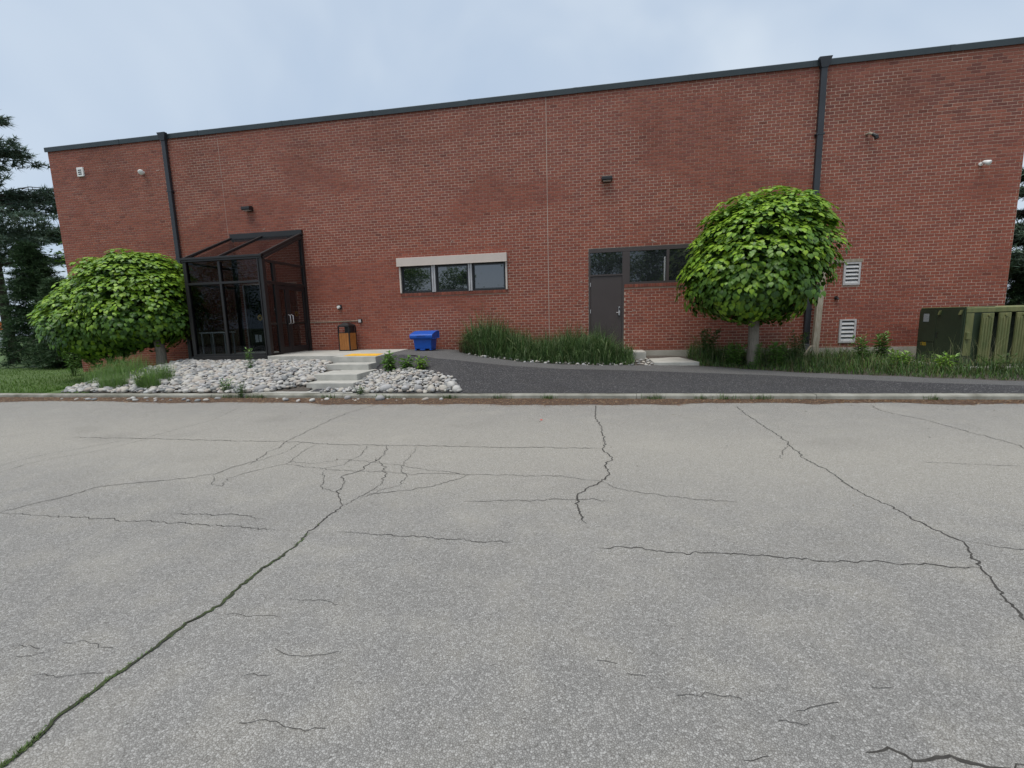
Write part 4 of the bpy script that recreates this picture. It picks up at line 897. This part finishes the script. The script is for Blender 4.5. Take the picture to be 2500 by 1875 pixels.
def catalpa(base, lobes, crowns, label, seed, trunk_r, fork, holes=()):
    random.seed(seed); root = thing('catalpa_tree', base, label, 'tree', 'clipped trees in front of the brick wall')
    b = MB(); bx, by, bz = base
    b.tube([(bx,by,bz-.15),(bx-.01,by,bz+.1),(bx+.01,by+.01,bz+.45),(fork[0],fork[1],fork[2])], [trunk_r*1.35,trunk_r*1.08,trunk_r,trunk_r*.95], 14); b.build('trunk', 'bark', root, smooth=True)
    f = Vector(fork)
    for lb in lobes:
        c = Vector(lb[0])
        for k in range(9):
            a = 2*math.pi*k/9+U(-.3, .3); e = c+Vector((math.cos(a)*lb[1]*U(.5, .8), math.sin(a)*lb[2]*U(.5, .8), U(.1, .7)*lb[3])); m = f.lerp(e, .45)+Vector((U(-.1, .1), U(-.1, .1), .12))
            q = MB(); q.tube([f-Vector((0, 0, .1)), m, e], [.05, .032, .012], 6); q.build('branch', 'dark_bark', root, smooth=True)
            for j in range(3):
                e2 = e+Vector((U(-.4, .4), U(-.4, .4), U(-.3, .3))); q = MB(); q.tube([m.lerp(e, .5), e2], [.015, .005], 5); q.build('twig', 'dark_bark', root)
    leaves = []
    for li, (cx, cy, tl, trr, ysc, n, tiers) in enumerate(crowns):
        zt, zb_ = tl[0][0], tl[-1][0]; TL = tl[::-1]; TR = trr[::-1]; k1 = U(0, 9)
        def rad(th, z): f_ = .5+.5*math.cos(th); f_ = f_*f_*(3-2*f_); return lerp(pw(TL, z), pw(TR, z), f_)
        def put(p, nrm, tip, s, col, inner):
            if p.y > -.12 or (-10.68 < p.x < -7.8): return
            if any((p-Vector(h[0])).length < h[1] for h in holes): return
            leaves.append((leaf_matrix(p, nrm, tip, s), col, s, nrm, p, inner))
        def surf():
            th = U(0, 2*math.pi)
            if RND() < .36:     # on the domed top
                fr0 = math.sqrt(RND()); Rm = max(rad(th, lerp(zb_, zt, k/24)) for k in range(25)); z = zt
                while z > zb_+.3*(zt-zb_) and rad(th, z) < fr0*Rm: z -= .03
            else: z = lerp(zb_, zt, RND())
            return th, z
        spots = []; tries = 0
        while len(spots) < n//40 and tries < 9000:      # branch ends, spread so that they do not coincide
            tries += 1; th, z = surf(); ct, st_ = math.cos(th), math.sin(th); R = rad(th, z); q = Vector((cx+ct*R*.83, cy+st_*R*.83*ysc, z-.10))
            if all((q-o[0]).length > .19 for o in spots): spots.append((q, th, z))
        for q, th, z in spots:
            ct, st_ = math.cos(th), math.sin(th); slope = (rad(th, z+.06)-rad(th, z-.06))/.12; out = Vector((ct, st_, -slope)).normalized()
            hi = (z-zb_)/(zt-zb_); ax = (out*.55+Vector((0, 0, .35+.75*hi))+Vector((U(-1, 1), U(-1, 1), 0))*.16).normalized(); rc = U(.24, .38); e1 = ax.orthogonal().normalized(); e2 = ax.cross(e1); push = U(-.22, .20)*rc*2
            fresh = RND()
            for k in range(46):
                inner = k > 38; ro = math.sqrt(RND())*(1 if not inner else .8); a = U(0, 6.28); ra = e1*math.cos(a)+e2*math.sin(a)
                p = q+out*push+ax*rc*(.42*(1-ro*ro)-(U(.15, .5) if inner else 0))+ra*rc*ro*1.15
                nrm = (ax*(1.05-.40*ro)+ra*.50*ro+Vector((0, 0, .35*hi))+Vector((U(-1, 1), U(-1, 1), U(-1, 1)))*.24).normalized(); tip = (ra*.75*ro+out*.25+Vector((0, 0, -.30-.55*ro))+Vector((U(-1, 1), U(-1, 1), U(-.4, .4)))*.3).normalized()
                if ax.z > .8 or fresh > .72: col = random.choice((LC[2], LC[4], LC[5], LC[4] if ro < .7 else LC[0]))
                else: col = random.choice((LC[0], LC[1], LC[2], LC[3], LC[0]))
                if inner: col = LC[3]  # darkest green paints in the shade inside each leaf cluster
                put(p, nrm, tip, U(.07, .135), col, inner)
        for i in range(n//7):   # leaves deeper in the crown, their shade put into the dark green
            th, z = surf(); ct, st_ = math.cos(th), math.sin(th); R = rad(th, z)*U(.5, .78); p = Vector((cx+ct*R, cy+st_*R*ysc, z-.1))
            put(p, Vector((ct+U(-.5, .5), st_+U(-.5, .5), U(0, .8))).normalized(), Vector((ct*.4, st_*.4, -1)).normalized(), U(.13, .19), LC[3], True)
    def score(l):
        v = CAM-l[4]; d = v.length; q = abs(l[3].dot(v/d))*l[2]**2/d/d
        o = 1.6 if (l[4]-Vector(lobes[0][0])).y < -.5 else .5
        return q*o*(0 if l[5] else 1)
    leaves.sort(key=score, reverse=True); rest = MB()
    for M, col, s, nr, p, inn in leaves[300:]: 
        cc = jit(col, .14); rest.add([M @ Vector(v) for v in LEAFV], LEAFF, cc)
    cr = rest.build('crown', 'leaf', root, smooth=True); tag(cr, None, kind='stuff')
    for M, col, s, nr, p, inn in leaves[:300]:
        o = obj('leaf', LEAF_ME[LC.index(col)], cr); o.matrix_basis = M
    return root
catalpa((5.14,-1.9,.30), [((5.12,-1.9,2.72), 1.6, 1.4, 1.3)],
    [(5.12, -1.88, [(4.26,.02),(4.16,.5),(3.98,.95),(3.6,1.32),(3.1,1.56),(2.65,1.72),(2.3,1.74),(2.05,1.45),(1.82,1.0),(1.62,.25)], [(4.26,.3),(4.16,.9),(3.98,1.35),(3.7,1.56),(3.35,1.66),(2.9,1.6),(2.5,1.46),(2.2,1.34),(2.0,1.15),(1.82,.85),(1.62,.25)], .90, 15000, 3.6)], 'round clipped tree with large heart-shaped leaves beside the brown door', 21, .125, (5.14,-1.88,1.5), holes=[((4.80,-3.3,3.30), .22), ((5.05,-3.3,3.22), .13), ((5.6,-3.3,2.25), .12)])
catalpa((-11.72,-2.0,.40), [((-12.4,-1.9,2.5), 1.6, 1.4, 1.0), ((-13.9,-2.1,2.0), 1.4, 1.2, .9)],
    [(-12.3, -1.95, [(3.80,.05),(3.72,.7),(3.5,1.2),(3.1,1.55),(2.6,1.75),(2.1,1.7),(1.7,1.5),(1.45,1.0),(1.28,.4)], [(3.80,.2),(3.72,.9),(3.5,1.35),(3.1,1.6),(2.6,1.68),(2.1,1.7),(1.7,1.45),(1.45,.9),(1.28,.3)], .9, 12000, 3.4),
     (-13.6, -2.15, [(3.10,.05),(3.02,.5),(2.75,.9),(2.35,1.28),(2.05,1.58),(1.8,1.5),(1.55,1.3),(1.3,1.0),(1.02,.4)], [(3.12,.2),(3.02,.9),(2.8,1.3),(2.4,1.7),(2.0,1.85),(1.7,1.55),(1.35,1.1),(1.02,.4)], .82, 10500, 2.6)], 'wide clipped tree with large heart-shaped leaves beside the glass entrance', 33, .13, (-11.78,-1.98,1.35), holes=[((-11.75,-3.3,2.55), .18), ((-12.7,-3.5,2.1), .14), ((-13.6,-3.5,1.75), .12)])

# ------------------------------------------------------------------ grasses and weeds
GC = [(.085,.165,.045), (.07,.14,.04), (.11,.19,.055), (.17,.235,.10), (.05,.105,.03)]
def blade(b, x, y, z, h, w, lean, az, col):
    d = Vector((math.cos(az), math.sin(az), 0)); s = Vector((-d.y, d.x, 0))*w/2; p0 = Vector((x, y, z)); p1 = p0+d*lean*h*.3+Vector((0, 0, h*.55)); p2 = p0+d*lean*h*.95+Vector((0, 0, h*(1-.35*lean*lean)))
    if lean > .55: p2.z -= h*.18*(lean-.3)
    b.add([p0-s, p0+s, p1+s*.8, p1-s*.8, p2], [(0, 1, 2, 3), (3, 2, 4)], col)
def grass_patch(name, label, n, sampler, hr, wr=(.006, .013), cols=GC, lean=(.1, .75)):
    b = MB()
    for i in range(n):
        s = sampler()
        if s is None: continue
        x, y, z, k = s; blade(b, x, y, z, U(*hr)*k, U(*wr), U(*lean), U(0, 6.28), jit(random.choice(cols), .22))
    return tag(b.build(name, 'grass_blade'), label, 'grass', kind='stuff')
random.seed(5)
def tall():
    x = U(-2.5, 2.35); y = lerp(pw(YF, x)+.03, -.06, RND()**.85)
    if x > 1.1 and y > -.7 and x > 1.9: return None
    k = .78+.25*ns(x*1.3, 4.4)+.35*math.exp(-((x+1.75)/.42)**2)+.18*math.exp(-((x-1.1)/.6)**2)-.06*math.exp(-((x+.3)/.5)**2)
    k *= 1+.55*ns(x*4.2, y*4.2, 6.1)+.3*ns(x*11, y*11, 2.2); e = sst(0, .55, y-pw(YF, x)); k *= lerp(.38, 1, e)
    if x > 1.7: k *= .75
    return x, y, path_z(x, y), max(.25, k)
grass_patch('tall_grass', 'tall green grass growing against the wall between blue bin and brown door', 10500, tall, (.25, 1.15), (.010, .024), [tuple(q*.8 for q in c) for c in GC]+[(.045,.10,.03), (.16,.22,.10)], lean=(.12, 1.25))
def dry():
    x = U(-2.75, -1.7); y = lerp(pw(YF, x)+.05, -.05, RND()); return x, y, path_z(x, y), 1
grass_patch('dry_grass', 'brown withered weeds at the left end of the tall grass', 1300, dry, (.15, .55), (.003, .007), [(.16,.105,.06), (.12,.075,.045), (.09,.07,.035)])
def right():
    x = U(3.95, 13.2); f = pw(YF, x); y = lerp(f+.05, -.05, RND()**1.1)
    if x > 8.95 and y > -2.62: return None
    k = .8+.5*ns(x*.9, y*.9, 2)+.45*ns(x*4.5, y*4.5, 7)+(.5 if 4 < x < 5.3 and y > -1.6 else 0)+(.35 if 6 < x < 7 and y > -1.2 else 0); k *= lerp(.45, 1, sst(0, .6, y-f))
    return x, y, path_z(x, y), max(.2, k)
grass_patch('rough_grass', 'rough green grass below the clipped tree and along the transformer', 15000, right, (.16, .46), (.008, .016), [tuple(q*.8 for q in c) for c in GC]+[(.11,.21,.035), (.14,.13,.06)], (.15, 1.25))
def lawn_s():
    x = -11.8-RND()**1.6*16; y = U(-5.02, 1.5) if x < -17.6 else U(-5.02, -.03)
    if x > -14.5 and inpoly(x, y, BEDP): return None
    return x, y, bed_z(x, y) if x > -14 else lawn_z(x, y), 1+.4*ns(x*.8, y*.8, 1)
grass_patch('lawn_grass', 'short mown lawn at the far left of the building', 16000, lawn_s, (.03, .085), (.008, .014), [(.10,.19,.03), (.12,.21,.036), (.08,.15,.028)])
def leftc():
    c = random.choice([(-11.9,-3.2,1.0,.8), (-12.9,-2.4,.8,.8), (-10.8,-4.3,.55,.75), (-10.2,-4.7,.35,.55), (-9.45,-4.2,.4,.75), (-9.15,-4.75,.28,.7), (-11.2,-3.7,.7,.9)]); a = U(0, 6.28); r = c[2]*math.sqrt(RND())
    x, y = c[0]+math.cos(a)*r, max(-5.0, c[1]+math.sin(a)*r*.6); return x, y, bed_z(x, y), c[3]
grass_patch('ornamental_grass', 'thin grey-green grass arching over the left end of the stone bed', 5200, leftc, (.22, .8), (.003, .008), [(.15,.25,.08), (.11,.21,.055), (.19,.27,.11), (.13,.25,.04)], (.25, .95))
def kerbg():
    c = random.choice([(-2.95,.3), (-.6,.25), (.4,.15), (2.35,.2), (3.2,.14), (3.6,.2), (4.2,.18), (-1.6,.2), (-6.6,.25), (-6.2,.3), (-5.8,.18), (10.4,.2), (-4.2,.2), (6.9,.12)]); return c[0]+random.gauss(0, c[1]*.5), U(-5.23, -5.19), .03, 1
grass_patch('kerb_grass', 'small grass tufts sprouting along the foot of the kerb', 900, kerbg, (.03, .14), (.005, .01), GC+[(.12,.15,.06)], (.2, .9))
def seeds():
    x = random.choice([U(-2.4, 2.2), U(8.2, 13), U(4, 7.5)]); f = pw(YF, x); y = lerp(f+.3, -.1, RND())
    if x > 8.2: y = U(-3.2, -2.65)
    return x, y, path_z(x, y), 1
grass_patch('seed_grass', 'thin pale seeding grass stems standing above the greener grass', 700, seeds, (.5, 1.05), (.003, .006), [(.25,.27,.13), (.18,.21,.09), (.30,.28,.17)], (.1, .8))

def weed(loc, h, n, ll, lw, label, cols, spread=.12, name='weed'):
    root = thing(name, loc, label, 'weed', 'weeds around the building'); st = MB(); lf = MB(); x, y, z = loc
    for i in range(n):
        a = U(0, 6.28); top = Vector((x+math.cos(a)*spread*U(.3, 1.4), y+math.sin(a)*spread*U(.3, 1.4), z+h*U(.7, 1))); b0 = Vector((x+U(-.03, .03), y+U(-.03, .03), z-.05)); st.tube([b0, b0.lerp(top, .5)+Vector((0, 0, h*.06)), top], [.007, .005, .003], 5, jit((.10,.15,.05), .1))
        m = int(6+h*22)
        for k in range(m):
            t = .15+.85*k/m; p = b0.lerp(top, t); az = k*2.4+a; L_ = ll*U(.7, 1.1)*(1-.45*abs(t-.5)); d = Vector((math.cos(az), math.sin(az), U(.0, .6)+(.7 if t > .85 else 0))).normalized(); s = d.cross(Vector((0, 0, 1))).normalized()*lw/2
            q = p+d*L_*.5; e = p+d*L_-Vector((0, 0, L_*.25)); lf.add([p, q-s, e, q+s], [(0, 1, 2, 3)], jit(random.choice(cols), .2))
    st.build('stem', 'grass_blade', root); lf.build('foliage', 'leaf', root); return root
WC = [(.11,.23,.04), (.09,.19,.038), (.135,.26,.05)]; WY = [(.19,.33,.04), (.16,.29,.04)]; WD = [(.065,.13,.036), (.08,.15,.036)]
weed((-7.63,-3.23,.42), .62, 4, .16, .035, 'tall leafy weed growing out of the stones before the glass entrance', WC, .06)
weed((-6.85,-4.95,.14), .30, 6, .12, .03, 'low spreading weed at the foot of the stone bed by the kerb', WC, .14)
weed((-6.3,-5.2,.08), .34, 5, .10, .025, 'dark thin weed hanging over the kerb below the stone bed', WD, .12)
weed((-3.64,-3.42,.40), .44, 8, .24, .055, 'largest of the three green weeds behind the stone heap, nearest the steps', WC, .12)
weed((-3.25,-3.35,.44), .28, 8, .2, .05, 'middle of the three green weeds behind the stone heap', WC, .12)
weed((-2.78,-3.5,.46), .27, 7, .2, .045, 'outermost of the three green weeds behind the stone heap, farthest from the steps', WY, .12)
weed((-3.55,-5.12,.1), .2, 5, .09, .022, 'small weed between kerb and stone heap', WD, .16)
weed((-9.35,-4.75,.2), .45, 6, .2, .03, 'yellow-green weed at the left end of the stone bed near the kerb', WY, .15)
weed((-16.2,-1.2,.07), 1.0, 9, .14, .04, 'bushy weed by the left corner of the brick wall', WC, .4)
weed((4.25,-1.1,.36), .85, 14, .18, .045, 'dark bushy weed at the right edge of the small concrete pad', WD, .25)
weed((4.75,-1.9,.30), .55, 12, .2, .045, 'leafy weed left of the trunk of the round clipped tree', WC, .25)
weed((5.6,-2.2,.28), .6, 12, .2, .045, 'leafy weed right of the trunk of the round clipped tree', WC, .22)
weed((5.05,-2.35,.27), .75, 6, .12, .03, 'weed climbing in front of the trunk of the round clipped tree', WC, .1)
weed((6.35,-1.4,.28), .85, 9, .16, .035, 'tall thin weed between round clipped tree and leaning post', WD, .2)
weed((7.9,-2.6,.22), .45, 10, .2, .045, 'bright yellow-green weed below the lower louvre', WY, .16)
weed((8.6,-2.9,.20), .38, 10, .2, .045, 'bright yellow-green weed just left of the transformer foot', WY, .16)
weed((8.35,-1.2,.27), .8, 8, .2, .05, 'tall leafy weed against the foundation beside the transformer', WC, .14)
weed((7.7,-1.6,.28), .7, 9, .18, .045, 'leafy weed against the foundation below the lower louvre', WC, .18)
weed((8.95,-2.2,.22), .36, 9, .14, .035, 'low weed against the dark end of the transformer cabinet', WC, .3)
weed((9.6,-2.85,.18), .42, 9, .16, .03, 'low weed in front of the first cooling fin', WD, .3)
weed((10.5,-2.9,.17), .45, 9, .16, .03, 'low weed in front of the middle cooling fins', WC, .35)
weed((11.3,-2.9,.16), .5, 9, .16, .03, 'low weed in front of the cooling fins at the photo edge', WD, .35)

# ------------------------------------------------------------------ background trees
def conifer(base, h, r, z0, n, cols, label, seed, name, dense=1, tiers=None, group='trees beyond the building', droop=.25, needle=.16):
    random.seed(seed); root = thing(name, base, label, 'tree', group); x, y, z = base
    b = MB(); b.tube([(x,y,z-.2),(x+.05,y,z+h*.5),(x,y,z+h)], [.03*h*.6, .018*h*.6, .02], 9); b.build('trunk', 'dark_bark', root, smooth=True)
    cr = MB(); br = MB()
    for i in range(n):
        t = RND()**.8 if tiers is None else random.choice(tiers)+U(-.018, .018)
        zz = z+lerp(z0, h, t); R = r*(1-t)**.75*U(.65, 1.05)+.15; a = U(0, 6.28); d = Vector((math.cos(a), math.sin(a), 0)); p0 = Vector((x, y, zz)); p1 = p0+d*R+Vector((0, 0, -droop*R+.15*R*(tiers is not None)))
        if tiers is not None or i % 3 == 0: br.tube([p0, p0.lerp(p1, .5)+Vector((0, 0, .08*R)), p1], [.035, .022, .008], 5)
        m = int((5+R*7)*dense)
        for k in range(m):
            u = U(.25, 1.0); q = p0.lerp(p1, u)+Vector((U(-.3, .3), U(-.3, .3), U(-.12, .14)))*(.5+.5*R/r)
            for j in range(9):
                e = Vector((U(-1, 1), U(-1, 1), U(-.5, .9))).normalized()*needle*U(.7, 1.4)+d*needle*.5; s = e.cross(Vector((U(-1, 1), U(-1, 1), 1))).normalized()*needle*.10
                cr.add([q-s, q+s, q+e], [(0, 1, 2)], jit(random.choice(cols), .25))
    br.build('branches', 'dark_bark', root); cr.build('crown', 'needle', root); return root
ND = [(.05,.095,.042), (.066,.12,.05), (.036,.07,.034)]; NB = [(.12,.175,.13), (.09,.14,.10), (.145,.20,.15)]
conifer((-26.9,4.0,.0), 12.6, 4.9, 4.2, 125, NB, 'tall open pine with layered branches behind the left corner', 11, 'pine_tree', 2.0, [.08, .2, .24, .38, .44, .62, .7, .86, .95], droop=-.02, needle=.24)
conifer((-22.9,2.7,.0), 5.4, 1.7, .3, 300, ND, 'dense dark spruce below the pine at the left photo edge', 12, 'spruce_tree', 1.7, needle=.17)
conifer((-21.0,2.2,.0), 3.8, 1.5, .2, 280, ND, 'small dense dark spruce touching the left corner of the wall', 13, 'spruce_tree', 1.7, needle=.15)
conifer((-20.0,1.6,.0), 1.9, 1.1, .1, 140, ND, 'low dark evergreen shrub at the foot of the left wall corner', 17, 'evergreen_shrub', 1.6, needle=.13)
conifer((15.9,4.6,.0), 6.6, 2.5, 2.4, 130, NB, 'open dark spruce seen past the right corner above the transformer', 14, 'spruce_tree', 2.6, [.05, .14, .3, .36, .52, .68, .82], droop=.05, needle=.2)
conifer((15.6,3.6,.0), 3.2, 1.9, .2, 260, ND, 'low dense evergreen behind the right end of the transformer', 15, 'evergreen_shrub', 1.6, needle=.15)
def broadleaf(base, h, r, zc, n, cols, label, seed, leafs=.16, group='trees beyond the building'):
    random.seed(seed); root = thing('broadleaf_tree', base, label, 'tree', group); x, y, z = base
    b = MB(); b.tube([(x,y,z-.2),(x+.1,y,z+zc*.6),(x,y,z+zc)], [.022*h, .017*h, .012*h], 9); b.build('trunk', 'dark_bark', root, smooth=True)
    cl = []; lim = MB()
    for i in range(26):
        d = Vector((U(-1, 1), U(-1, 1), U(-.75, 1))); d = d.normalized()*U(.45, 1); c = Vector((x+d.x*r, y+d.y*r, z+zc+d.z*(h-zc))); cl.append((c, r*U(.22, .42))); lim.tube([(x, y, z+zc*.75), Vector((x, y, z+zc*.8)).lerp(c, .5)+Vector((0, 0, .1)), c], [.05, .03, .01], 5)
    lim.build('limbs', 'dark_bark', root); cr = MB()
    for i in range(n):
        c, rr = random.choice(cl); d = Vector((random.gauss(0, .5), random.gauss(0, .5), random.gauss(0, .4)))*rr; p = c+d; a = Vector((U(-1, 1), U(-1, 1), U(-.6, .6))).normalized(); s = a.cross(Vector((U(-.5, .5), U(-.5, .5), 1))).normalized()*leafs*.35; L_ = leafs*U(.7, 1.3)
        cr.add([p, p+a*L_*.5-s, p+a*L_, p+a*L_*.5+s], [(0, 1, 2, 3)], jit(random.choice(cols), .25))
    cr.build('crown', 'leaf', root); return root
BLC = [(.11,.21,.04), (.09,.175,.036), (.135,.245,.045)]
broadleaf((-23.3,5.2,0), 5.9, 1.9, 4.0, 4200, [(.14,.27,.05), (.12,.23,.045), (.18,.32,.06)], 'light green leafy tree between the dark spruces and the wall', 41, .17)
broadleaf((-17.5,-27.5,-.05), 9.2, 3.8, 5.0, 6500, BLC, 'leafy tree across the lot, reflected in the left window pane', 42, .26, 'trees across the lot')
broadleaf((-11.6,-28.5,-.05), 7.0, 2.6, 4.0, 4500, BLC, 'small leafy tree across the lot, reflected in the middle window pane', 43, .24, 'trees across the lot')
broadleaf((-4.4,-27.5,-.05), 8.0, 2.2, 5.0, 3800, BLC, 'leafy tree across the lot, reflected at the right edge of the window', 44, .24, 'trees across the lot')
broadleaf((2.6,-27.0,-.05), 8.8, 3.0, 5.0, 6000, BLC, 'leafy tree across the lot, reflected in the glass above the brown door', 45, .25, 'trees across the lot')
broadleaf((7.9,-28.0,-.05), 9.5, 3.6, 5.2, 7000, BLC, 'large leafy tree across the lot, reflected in the window beside the brown door', 46, .26, 'trees across the lot')
broadleaf((-30.5,-27.0,-.05), 8.5, 3.6, 4.4, 5200, BLC, 'leafy tree across the lot, reflected in the front glass of the entrance', 47, .26, 'trees across the lot')
broadleaf((-37.0,-28.5,-.05), 9.0, 3.8, 4.6, 5200, BLC, 'tall leafy tree across the lot, reflected at the left of the entrance glass', 48, .26, 'trees across the lot')
hut = thing('site_hut', (-62, 24, 0), 'distant white hut with an orange roof beyond the lawn', 'hut')
b = MB(); b.box(-66, -60.5, 22, 25, .0, 2.0); b.build('wall', 'white_paint', hut); b = MB(); b.prism([(21.6,2.0),(25.4,2.0),(24.4,2.9),(22.6,2.9)], 'x', -66.3, -60.2); b.build('roof', 'orange', hut); b = MB(); b.box(-63.8, -62.6, 21.96, 22.0, .05, 1.6); b.build('door', 'downspout', hut)
